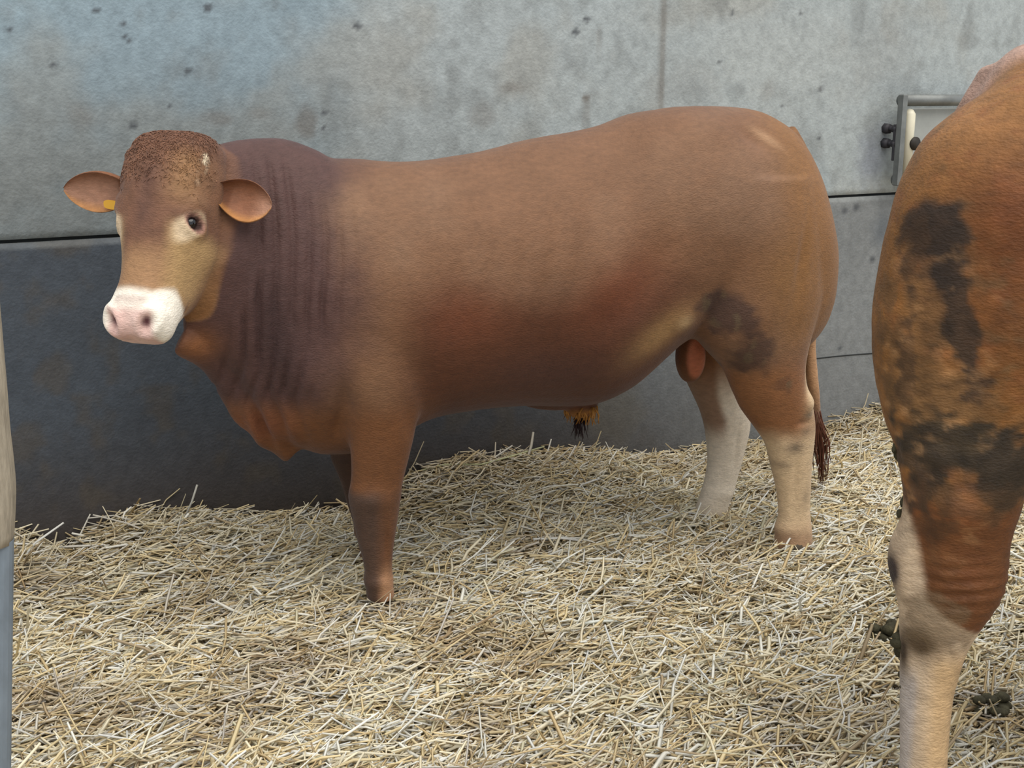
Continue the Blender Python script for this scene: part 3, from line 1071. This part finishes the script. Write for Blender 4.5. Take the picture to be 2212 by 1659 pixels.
    C = blend(C, lin(120, 76, 46), farh * smooth(.035, .0, S - np.interp(Z, [fz(960), fz(900), fz(840), fz(740)], [fl_(1524, 960)[0], fl_(1520, 900)[0], fl_(1498, 840)[0], fl_(1480, 740)[0]])) * smooth(fz(960), fz(900), Z) * .8)
    r = np.sqrt(((S - scs - .014) / .036) ** 2 + ((Z - scz) / .070) ** 2) + .3 * (n2 - .5)
    C = blend(C, lin(112, 70, 44), smooth(1.75, 1.3, r) * smooth(.06, -.0, n) * .9)
    C = blend(C, lin(206, 124, 90), smooth(1.15, .75, r) * smooth(.06, -.0, n))
    C = blend(C, lin(190, 160, 118), gauss(S, Z, px(1482, 698), .03, .022) * smooth(.05, .12, n) * .6)
    # tail lighter
    ts, tz = px(1752, 760, 0)
    tl = smooth(ts - .03, ts, S) * smooth(tz + .12, tz + .05, Z) * smooth(.06, .03, np.abs(n + .01))
    C = blend(C, lin(184, 142, 104), tl * smooth(tz - .25, tz - .1, Z) * .9)
    # sheath end
    C = blend(C, lin(150, 100, 44), smooth(sh_z - .005, sh_z - .04, Z) * gauss(S, Z, (sh_s, sh_z - .03), .09, .09))
    # dewlap edge
    C = blend(C, lin(136, 82, 56), gauss(S, Z, px(560, 905, .05), .08, .06) * .7)
    C = blend(C, lin(146, 92, 48), gauss(S, Z, px(420, 740, .15), .06, .05) * .7)
    return C * (0.88 + 0.24 * n2)[:, None]


def foot(fr, x, y, n, dz=-0.055):
    s, z = fr.sz(x, y, n)
    return np.array([s, n, z + dz])


# (sign, out, drop, back, length, facing)
bullA, earsA, surfA = build_bull('bull', 'chestnut bull standing side on by the wall, head turned to look round, pale muzzle', fA, bodyA,
                                 [near_fore, far_fore, near_hind, far_hind], extraA, (HA0, HA_AX), 0.0075, coatA, M_coat, 9, dispA,
                                 [(foot(fA, 832, 1308, .2, -.065), (-1, 0)), (foot(fA, 800, 1222, -.2), (-1, 0)), (foot(fA, 1706, 1192, .2, -.03), (-1, 0)), (foot(fA, 1526, 1156, -.2, -.025), (-1, 0))],
                                 [(-1, 1.0, -.12, .02, .215, (0.75, .60, 0)), (1, 1.0, .03, .45, .160, (0.95, .20, 0))])


def switchA(i):
    s0, z0 = fA.sz(1764, 900, 0)
    s1, z1 = fA.sz(1778, 1050, 0)
    r = random.random
    a = np.array([s0 + random.gauss(0, .008), -.01 + random.gauss(0, .008), z0 + .02])
    b = np.array([s1 + random.gauss(0, .012), -.01 + random.gauss(0, .014), z1 + random.uniform(0, .09)])
    m = (a + b) / 2 + np.array([random.gauss(.004, .012), random.gauss(0, .01), 0])
    return [a, a * .55 + m * .45, m, m * .45 + b * .55, b]


strands('tail_switch', switchA, 60, M_switch, bullA, fA, .0032)


def tuftA(i):
    s0, z0 = fA.sz(1256, 880, 0)
    a = np.array([s0 + random.gauss(0, .022), random.gauss(0, .018), z0 + .01])
    b = a + np.array([random.gauss(0, .012), random.gauss(0, .012), -random.uniform(.03, .065)])
    return [a, (a + b) / 2 + np.array([random.gauss(0, .006), random.gauss(0, .006), 0]), b]


def tuft2A(i):
    s0, z0 = fA.sz(1252, 915, 0)
    a = np.array([s0 + random.gauss(0, .009), random.gauss(0, .01), z0 + .015])
    b = a + np.array([random.gauss(.004, .010), random.gauss(0, .01), -random.uniform(.03, .07)])
    return [a, (a + b) / 2, b]


strands('sheath_hair', tuftA, 130, M_tuft, bullA, fA, .0040)
strands('sheath_hair', tuft2A, 45, M_darkhair, bullA, fA, .0026)
# rough curly hair on the poll
VA, NA, CA_ = surfA
aA, wA, dA = [fA.world_dir_to_local(v) for v in HA_AX]
QA = VA - HA0
TA, WA_, DA = QA @ aA, QA @ wA, QA @ dA
prng = np.random.default_rng(3)
keep_p = smooth(.15, .0, TA) * smooth(.135, .10, np.abs(WA_)) * smooth(-.07, .0, DA) * smooth(-.07, -.05, TA)
pick = np.where(prng.random(len(TA)) < keep_p)[0]
g = Geo()
hair_c = []
for i in prng.choice(pick, 2600, replace=len(pick) < 2600):
    p, nn = VA[i], NA[i]
    t_ = aA * prng.normal(.7, .5) + wA * prng.normal(0, .6)
    t_ = t_ - nn * (t_ @ nn)
    t_ /= np.linalg.norm(t_) + 1e-9
    ln = prng.uniform(.007, .015)
    b_ = np.cross(nn, t_) * prng.normal(0, .25)
    pts = np.array([p - nn * .001, p + nn * ln * .16 + t_ * ln * .5 + b_ * ln * .4, p + nn * ln * .10 + t_ * ln + b_ * ln])
    g.tube(list(fA.to_mesh(pts)), [.0012, .0010, .0004], 3, cap=False)
    hair_c += [CA_[i] * prng.uniform(1.0, 1.5)] * 9
me = g.mesh('poll_hair')
set_col(me, np.array(hair_c))
link('poll_hair', me, M_coat, bullA)
# yellow tag low in the far ear
re_, ea_, fa_, ba_ = earsA[0]
g = Geo()
sg = 1 if ba_[2] < 0 else -1
c0 = re_ + ea_ * .075 + ba_ * sg * .042 + fa_ * .004
rings = []
for t in (-1, 1):
    rings.append([fr_ for fr_ in fA.to_mesh(np.array([c0 + fa_ * .003 * t + ea_ * .024 * math.copysign(abs(math.cos(q)) ** .6, math.cos(q)) + ba_ * .012 * math.copysign(abs(math.sin(q)) ** .6, math.sin(q))
                                                  for q in np.linspace(0, 2 * math.pi, 16, endpoint=False)]))])
g.loft(rings)
link('ear_tag', g.mesh('ear_tag', False), M_tag, bullA)

# ---- the nearer bull at the right edge, hindquarters to the viewer
FB_YAW = math.radians(150)
nB = np.array([math.sin(FB_YAW), -math.cos(FB_YAW), 0])
nB = nB if nB[1] < 0 else -nB


class FrameB(Frame):
    def __init__(self, O):
        self.u = np.array([math.cos(FB_YAW), math.sin(FB_YAW), 0.0])
        self.n = nB
        self.O = np.asarray(O, float)
        self.yaw = FB_YAW

    def to_mesh(self, A):
        A = np.asarray(A, float)
        # the Empty's y axis for this yaw points along -sin, cos
        ey = np.array([-math.sin(FB_YAW), math.cos(FB_YAW), 0])
        return np.column_stack([A[:, 0], A[:, 1] * (ey @ self.n), A[:, 2]])


legB = np.array([0.875, 2.30, 0.0])                                   # where the near hind foot stands
fB = FrameB(legB - 0.2 * nB)


def side_s(x, y, n):
    return fB.sz(x, y, n)


near_hindB = leg_rings(fB, [
    (2200, 2560, 132, .10, .05), (2125, 2560, 200, .12, .12), (2045, 2540, 260, .13, .15), (1985, 2520, 325, .14, .17), (1935, 2490, 440, .15, .185), (1907, 2460, 550, .155, .19), (1889, 2430, 660, .16, .185),
    (1885, 2395, 740, .165, .175), (1889, 2350, 820, .17, .16), (1903, 2300, 900, .18, .14), (1932, 2258, 980, .19, .12), (1946, 2222, 1050, .20, .105), (1950, 2203, 1105, .20, .092),
    (1938, 2188, 1150, .20, .080), (1919, 2183, 1200, .20, .074), (1917, 2178, 1245, .20, .070), (1930, 2166, 1285, .20, .067), (1937, 2138, 1325, .20, .064), (1938, 2112, 1365, .20, .06),
    (1940, 2090, 1410, .20, .054), (1942, 2066, 1475, .20, .048), (1943, 2052, 1550, .20, .045), (1943, 2047, 1650, .20, .045), (1938, 2058, 1700, .20, .050), (1942, 2062, 1735, .20, .05)])


def mirror(rings, n_to):
    out = []
    for r in rings:
        r = np.array(r)
        q = r.copy()
        q[:, 1] = -r[:, 1]
        out.append(q)
    return out


far_hindB = mirror(near_hindB, 0)
# shift the far foot a little forward so it hides behind the near one
far_hindB = [r - np.array([0.05 + 0.36 * (1 - smooth(0.15, 1.2, r[:, 2].mean())), 0, 0]) for r in far_hindB]
sB = [side_s(x, y, 0) for x, y in ((2122, 188), (2160, 118), (2212, 82))]
# body sections (s from rump to brisket) in metres; s is measured from the near hind foot
hipz = 1.56
S0 = sB[0][0]
bodyB = []
for ds, top, bot, hw, e in ((0.035, 1.40, 1.05, .09, 2.1), (0.0, sB[0][1], .95, .15, 2.1), (-.05, sB[1][1] + .01, .85, .19, 2.1), (-.11, sB[2][1], .78, .23, 2.2), (-.22, 1.63, .72, .27, 2.3), (-.36, 1.63, .70, .29, 2.3), (-.55, 1.61, .66, .31, 2.2),
                            (-.80, 1.57, .58, .34, 2.15), (-1.05, 1.53, .53, .35, 2.15), (-1.30, 1.50, .52, .335, 2.2), (-1.50, 1.50, .50, .31, 2.2), (-1.68, 1.52, .50, .27, 2.2),
                            (-1.83, 1.54, .60, .22, 2.1), (-1.97, 1.53, .76, .18, 2.1), (-2.10, 1.50, .92, .13, 2.1)):
    h = (top - bot) / 2
    sr = superring(hw, h, h, e, 44)
    bodyB.append(np.column_stack([np.full(44, S0 + ds), sr[:, 0], (top + bot) / 2 + sr[:, 1]]))


def plain_leg(s0, n, rows, K=28):
    out = []
    for ds, z, rs, rn in rows:
        sr = superring(rs, rn, rn, 2.1, K)
        out.append(np.column_stack([s0 + ds + sr[:, 0], n + sr[:, 1], np.full(K, z)]))
    return out


forerows = [(0.02, .85, .15, .11), (.0, .70, .13, .10), (-.02, .58, .095, .08), (-.02, .45, .065, .062), (-.02, .36, .058, .058), (-.015, .28, .045, .046), (-.01, .18, .036, .040), (-.005, .10, .042, .045), (0, .03, .05, .05)]
foreB = [plain_leg(S0 - 1.52, n, forerows) for n in (.2, -.2)]
HB_AX = head_axes(FB_YAW + math.pi, math.radians(38))
HB0 = np.array([S0 - 2.16, 0.0, 1.50])
tailB = [[np.array([s, 0, z]) + r * np.array([math.cos(q), math.sin(q), 0]) for q in np.linspace(0, 2 * math.pi, 14, endpoint=False)]
         for s, z, r in ((S0 - .04, sB[1][1] - .02, .045), (S0 + .03, 1.40, .04), (S0 + .05, 1.2, .034), (S0 + .05, 1.0, .03), (S0 + .03, .85, .027), (S0 + .0, .70, .024), (S0 - .02, .58, .018))]


def dispB(V, N, T, W, D):
    S, n, Z = V.T
    px = lambda x, y, o=.3: fB.sz(x, y, o)
    near = smooth(0.05, 0.15, n)
    V = V + N * (0.008 * (fbm(V, 6, 131, 3) - 0.5) + 0.005 * (fbm(V, 16, 135, 3) - .5))[:, None]
    # flexion creases in front of the hock
    cm = gauss(S, Z, px(2075, 1270, .26), .07, .05) * near
    V = V + N * (0.006 * cm * np.sin(2 * math.pi / 0.028 * (Z + .15 * S)))[:, None]
    # crusted dung on the thigh
    cr = (gauss(S, Z, px(2080, 1000), .14, .06) + gauss(S, Z, px(1990, 1000), .06, .06)) * near
    V = V + N * (0.012 * cr * (fbm(V, 30, 137, 2) - .35))[:, None]
    for x, y, rs, rz, amp in ((2050, 1090, .05, .04, .012), (1990, 1260, .03, .06, -.010), (2120, 420, .14, .10, .014), (2100, 720, .05, .2, -.010), (1985, 1180, .02, .08, -.010), (1925, 1215, .02, .03, .006)):
        V = V + N * (amp * gauss(S, Z, px(x, y), rs, rz) * near)[:, None]
    return V


def coatB(V, N):
    S, n, Z = V.T
    px = lambda x, y, o=.32: fB.sz(x, y, o)
    st_ = np.column_stack([S * 9 + Z * 5, n * 9, Z * 16 - S * 7])
    n1, n2, n3, n4 = fbm(V, 4, 141, 3), fbm(V, 13, 151, 3), fbm(V, 30, 161, 2), fbm(st_, 2.6, 171, 3)
    C = np.tile(lin(128, 86, 42), (len(V), 1))
    C = blend(C, lin(160, 112, 66), gauss(S, Z, px(2110, 290), .18, .12) * .7)
    C = blend(C, lin(106, 60, 28), gauss(S, Z, px(2190, 640), .16, .22) * .7 + gauss(S, Z, px(2210, 430), .14, .12) * .6)
    C = blend(C, lin(110, 64, 36), smooth(.5, .75, n4) * .45)
    C = blend(C, lin(176, 144, 130), smooth(.13, .06, n) * smooth(px(2200, 300, 0)[1], px(2200, 200, 0)[1], Z) * smooth(px(2350, 100, 0)[0], px(2250, 100, 0)[0], S) * .85)  # pinkish sky reflection on the tail head, painted into the coat
    near = smooth(.02, .10, n)
    # gaskin fox-red, hock and shank pale
    low = smooth(px(2000, 1020)[1], px(2000, 1120)[1], Z)
    C = blend(C, lin(100, 58, 32), low * .8)
    hz = lambda y: fB.sz(2000, y, .25)[1]
    sx = lambda x, y: fB.sz(x, y, .26)[0]
    # pale back of the hock: everything behind a line that runs down the leg
    lineS = np.interp(Z, [hz(1420), hz(1360), hz(1290), hz(1200), hz(1120), hz(1060)],
                      [sx(2400, 1420), sx(2110, 1360), sx(2005, 1290), sx(1990, 1200), sx(1968, 1120), sx(1940, 1060)])
    pale = smooth(-.010, .012, S - lineS + .02 * (n2 - .5)) * smooth(hz(1080), hz(1130), Z)
    C = blend(C, lin(200, 176, 148), pale * .95)
    C = blend(C, lin(206, 170, 124), pale * smooth(sx(1985, 1500), sx(2030, 1500), S) * smooth(hz(1380), hz(1450), Z) * .8)
    C = blend(C, lin(176, 170, 170), pale * smooth(sx(1985, 1550), sx(1960, 1550), S) * smooth(hz(1430), hz(1500), Z) * .7)
    C = blend(C, lin(56, 46, 46), near * gauss(S, Z, px(1930, 1225, .22), .020, .040) * 1.5)
    C = blend(C, lin(84, 66, 46), near * gauss(S, Z, px(1990, 1385, .25), .040, .035) * 1.2 * (.5 + n2))
    C = blend(C, lin(60, 46, 34), near * gauss(S, Z, px(1950, 1410, .24), .014, .05) * 1.1)
    # dung stains on thigh
    dk, mid = lin(50, 38, 30), lin(110, 78, 46)

    st2 = fbm(np.column_stack([S * 10 - Z * 6, n * 8, Z * 22 + S * 9]), 2.2, 181, 3)

    def patch(x, y, rs, rz, k, colr, rot=0.0, rag=.9):
        nonlocal C
        c = px(x, y)
        ds, dz = S - c[0], Z - c[1]
        a, b = ds * math.cos(rot) + dz * math.sin(rot), -ds * math.sin(rot) + dz * math.cos(rot)
        d = np.sqrt((a / rs) ** 2 + (b / rz) ** 2) + rag * 1.2 * (n2 - .5) + rag * 1.0 * (n3 - .5) + rag * 1.2 * (st2 - .5)
        C = blend(C, colr, near * smooth(1.2, .75, d) * k)
    patch(2010, 780, .11, .24, .60, lin(112, 82, 52), -.08, 1.2)
    patch(2060, 880, .10, .12, .55, lin(120, 88, 54), 0, 1.2)
    patch(2015, 500, .060, .050, .92, dk, 0, .5)
    patch(2000, 520, .065, .070, .45, dk, 0, 1.0)
    patch(2055, 560, .032, .055, .92, dk, 0, .5)
    patch(1965, 540, .024, .06, .6, lin(74, 52, 34), 0, 1.2)
    patch(2088, 720, .030, .10, .85, lin(56, 42, 32), -.2, .9)
    patch(2112, 820, .03, .05, .8, lin(58, 44, 34), 0, .9)
    patch(1960, 760, .018, .12, .55, lin(72, 54, 40), 0, 1.3)
    patch(2090, 985, .17, .062, .93, lin(54, 46, 34), .12, .8)
    patch(1975, 990, .07, .06, .85, lin(62, 50, 38), 0, 1.0)
    patch(2160, 1030, .06, .075, .85, lin(54, 44, 34), 0, .9)
    patch(1975, 1070, .04, .06, .75, lin(66, 50, 38), 0, 1.0)
    patch(2070, 1100, .08, .05, .5, lin(88, 66, 44), 0, 1.2)
    patch(2020, 1140, .06, .05, .5, lin(84, 60, 40), 0, 1.3)
    mot = near * np.clip(gauss(S, Z, px(1990, 780), .13, .22) + gauss(S, Z, px(2050, 1060), .14, .12), 0, 1)
    C = C * (1 + mot * (1.5 * (st2 - .5) + .9 * (n3 - .5)))[:, None]
    C = blend(C, lin(168, 128, 88), mot * smooth(.62, .78, st2) * .6)
    C = blend(C, lin(128, 84, 56), mot * smooth(.66, .8, n2) * .4)
    patch(1995, 1380, .06, .06, .6, lin(112, 92, 68), 0, 1.4)
    streak = (0.78 + 0.44 * n4)
    return C * streak[:, None] * (0.9 + 0.2 * n3)[:, None]


bullB, earsB, surfB = build_bull('bull', 'nearer orange-brown bull cut off at the right, dung-caked thigh and pale shank', fB, bodyB,
                                 foreB + [near_hindB, far_hindB], [tailB], (HB0, HB_AX), 0.0085, coatB, M_coat2, 8, dispB,
                                 [(np.array([S0 - 1.52, .2, -.03]), (-1, 0)), (np.array([S0 - 1.52, -.2, -.03]), (-1, 0)),
                                  (np.array([near_hindB[-1][:, 0].mean() + .0, .2, -.03]), (-1, 0)),
                                  (np.array([far_hindB[-1][:, 0].mean(), -.2, -.03]), (-1, 0))],
                                 [(-1, 1.0, .0, .15, .165, (0.75, .55, 0)), (1, 1.0, .0, .15, .165, (0.75, .55, 0))])


def switchB(i):
    a = np.array([S0 - .02 + random.gauss(0, .008), random.gauss(0, .008), .60])
    b = np.array([S0 - .03 + random.gauss(0, .02), random.gauss(0, .02), .36 + random.uniform(0, .09)])
    m = (a + b) / 2 + np.array([random.gauss(0, .01), random.gauss(0, .01), 0])
    return [a, m, b]


strands('tail_switch', switchB, 50, M_switch, bullB, fB, .0032)

# dried dung hanging in the coat at the back of the thigh and hock
VB, NB, CB_ = surfB
for px_, py_, r_, m_ in ((1914, 968, .016, 7), (1948, 1085, .015, 8), (1934, 1030, .014, 6), (1934, 1385, .020, 9), (1939, 1440, .013, 6), (1941, 1475, .010, 4)):
    d_ = ray(px_, py_)
    d_ = fB.world_dir_to_local(d_ / np.linalg.norm(d_))
    o_ = fB.world_dir_to_local(Cc - fB.O)
    tt_ = (VB - o_) @ d_
    off = np.linalg.norm(VB - o_ - np.outer(tt_, d_), axis=1)
    i_ = np.argmin(off + .02 * tt_)
    g = Geo()
    for k in range(m_):
        q = fB.to_mesh(np.array([VB[i_] - NB[i_] * .010]))[0] + np.array([random.gauss(0, r_ * .45), random.gauss(0, r_ * .45), random.gauss(-.2 * r_, r_ * .8)])
        g.ball(q, np.array([random.uniform(.4, .8), random.uniform(.4, .8), random.uniform(.5, 1.0)]) * r_ * random.uniform(.7, 1.1), 8, 6)
    link('dried_dung', g.mesh('dried_dung'), M_dung, bullB)

# ------------------------------------------------------------------ steel box frame on the wall
fx0, fz1 = wall_at(1948, 204, .12)
box = thing('wall_frame', 'grey steel frame with cream tube fixed to the wall behind the nearer bull', 'frame', W0 + We * (fx0 + .012), WYAW)
fw, dep = 0.62, 0.12
zt, zb = fz1, fz1 - 0.40
for x0 in (0, fw - .028):
    g = Geo()
    g.box(x0, x0 + .028, -dep, -dep + .03, zb, zt, .004)
    link('upright', g.mesh('upright', False), M_steel, box)
for nm, zz, r in (('top_rail', zt - .026, .026), ('bottom_rail', zb + .025, .025)):
    g = Geo()
    g.tube([(.012, -dep + .027, zz), (fw - .012, -dep + .027, zz)], r, 16)
    link(nm, g.mesh(nm), M_steel, box)
g = Geo()
g.box(.125, fw - .02, -.055, -.03, zb + .02, zt - .06, .006)
link('back_board', g.mesh('back_board', False), M_grey, box)
g = Geo()
g.tube([(.070, -.096, zb + .03), (.070, -.096, zt - .085), (.074, -.092, zt - .07)], [.027, .027, .018], 18)
link('tube', g.mesh('tube'), M_cream, box)
g = Geo()
g.tube([(.088, -.116, zt - .215), (.088, -.130, zt - .215)], [.030, .030], 18)
link('plug', g.mesh('plug'), M_black, box)
for zz in (zt - .150, zt - .215):
    for x0 in (.012, fw - .014):
        g = Geo()
        g.tube([(x0, -dep + .03, zz), (x0, -.008, zz)], [.011, .011], 10)
        g.tube([(x0, -dep + .030, zz), (x0, -dep + .052, zz)], [.020, .020], 6)
        g.tube([(x0, -.042, zz), (x0, -.012, zz)], [.022, .024], 6)
        link('bolt', g.mesh('bolt'), M_darksteel, box)
g = Geo()
g.box(-.004, .016, -dep + .03, -dep + .042, zt - .29, zt - .13, .002)
link('hinge_plate', g.mesh('hinge_plate', False), M_darksteel, box)

# ------------------------------------------------------------------ post at the left edge
def at_depth(x, y, Y):
    d = ray(x, y)
    return Cc + d * (Y / d[1])


post = thing('post', 'weathered post in a blue-grey steel sleeve at the left edge of the pen', 'post', (at_depth(-60, 1200, 1.9)[0], 1.9, 0), math.radians(23.5))
px0 = post.location.x


def post_x(y):
    return at_depth(y[0], y[1], 1.9)


g = Geo()
rows = [post_x(p) for p in ((30, 1172), (33, 1120), (34, 1060), (29, 1000), (21, 930), (15, 850), (8, 770), (2, 700), (-4, 620), (-20, 300), (-45, -100))]
rings = []
for P in rows:
    half = 0.075
    xr = (P[0] - px0) * math.cos(math.radians(23.5)) * 1.02
    sr = superring(half, .06, .06, 3.0, 20)
    rings.append(np.column_stack([xr - half + sr[:, 0], sr[:, 1], np.full(20, P[2])]))
g.loft(resample(rings, 30))
link('timber', g.mesh('timber'), M_wood, post)
g = Geo()
rings = []
for P in [post_x(p) for p in ((30, 1166), (30, 1172), (27, 1400), (24, 1659), (20, 2100))]:
    sr = superring(.078, .045, .045, 6.0, 24)
    rings.append(np.column_stack([(P[0] - px0) * math.cos(math.radians(23.5)) * 1.02 - .078 + sr[:, 0], sr[:, 1], np.full(24, P[2])]))
g.loft(rings)
link('sleeve', g.mesh('sleeve', False), M_sleeve, post)

# ------------------------------------------------------------------ dung and single stalks lying on the bed
def clump(name, label, c, r, n, group=None):
    g = Geo()
    rr = random.Random(int(abs(c[0]) * 1000))
    for i in range(n):
        q = rr.uniform(0, 6.28)
        d = rr.uniform(0, 1) ** .7 * r
        p = np.array([math.cos(q) * d, math.sin(q) * d, rr.uniform(0, .6) * r])
        g.ball(p, np.array([rr.uniform(.3, .5), rr.uniform(.3, .5), rr.uniform(.2, .4)]) * r, 10, 6)
    o = link(name, g.mesh(name), M_dung)
    o.location = c
    tag(o, label, 'dung', group)
    return o


def on_bed(x, y, up=0.0):
    P = ground_hit(x, y)
    for _ in range(4):
        z = litter_height(np.array([P[0]]), np.array([P[1]]))[0]
        P = ground_hit(x, y, z)
    return P + np.array([0, 0, up])


clump('dung_clump', 'greenish dark dung clump on straw beside the nearer bull hind leg', on_bed(1905, 1392, .03), .046, 14)
clump('dung_clump', 'flattened black dung patch on straw right of the pale shank', on_bed(2150, 1555, .022), .045, 12)
clump('dung_clump', 'tiny dark dung pellet on straw close against the pale shank', on_bed(2064, 1517, .024), .016, 4)


def stalk(label, pts, r, colr):
    g = Geo()
    P = [on_bed(x, y, up) for x, y, up in pts]
    c = P[0]
    g.tube([p - c for p in P], r, 6)
    me = g.mesh('straw_stalk')
    o = link('straw_stalk', me, M_straw)
    set_col(me, np.tile(lin(*colr), (len(me.vertices), 1)))
    o.location = c
    tag(o, label, 'straw')


stalk('long curved greenish stalk lying behind the bull foreleg', [(880, 1040, .03), (960, 1022, .035), (1040, 1022, .035), (1110, 1005, .04), (1175, 985, .04)], .0032, (206, 204, 164))
stalk('bleached white stalk lying flat right of the middle of the bed', [(1240, 1372, .03), (1290, 1366, .035), (1340, 1362, .03)], .004, (236, 238, 232))
stalk('short broad white stalk in the straw left of the foreleg', [(556, 1232, .03), (561, 1205, .035), (564, 1180, .04)], .0048, (238, 234, 222))


def wall_stalk(label, p0, p1, d0, d1, r, colr):
    def w(p, d):
        s, z = wall_at(p[0], p[1], d)
        return W0 + We * s + Wm * d + np.array([0, 0, z])
    a, b = w(p0, d0), w(p1, d1)
    g = Geo()
    g.tube([np.zeros(3), (b - a) * .5 + np.array([.004, 0, 0]), b - a], r, 6)
    me = g.mesh('straw_stalk')
    o = link('straw_stalk', me, M_straw)
    set_col(me, np.tile(lin(*colr), (len(me.vertices), 1)))
    o.location = a
    tag(o, label, 'straw')


wall_stalk('lone stalk standing up against the dark wall below the muzzle', (398, 1120), (426, 1047), .10, .07, .0036, (196, 192, 182))
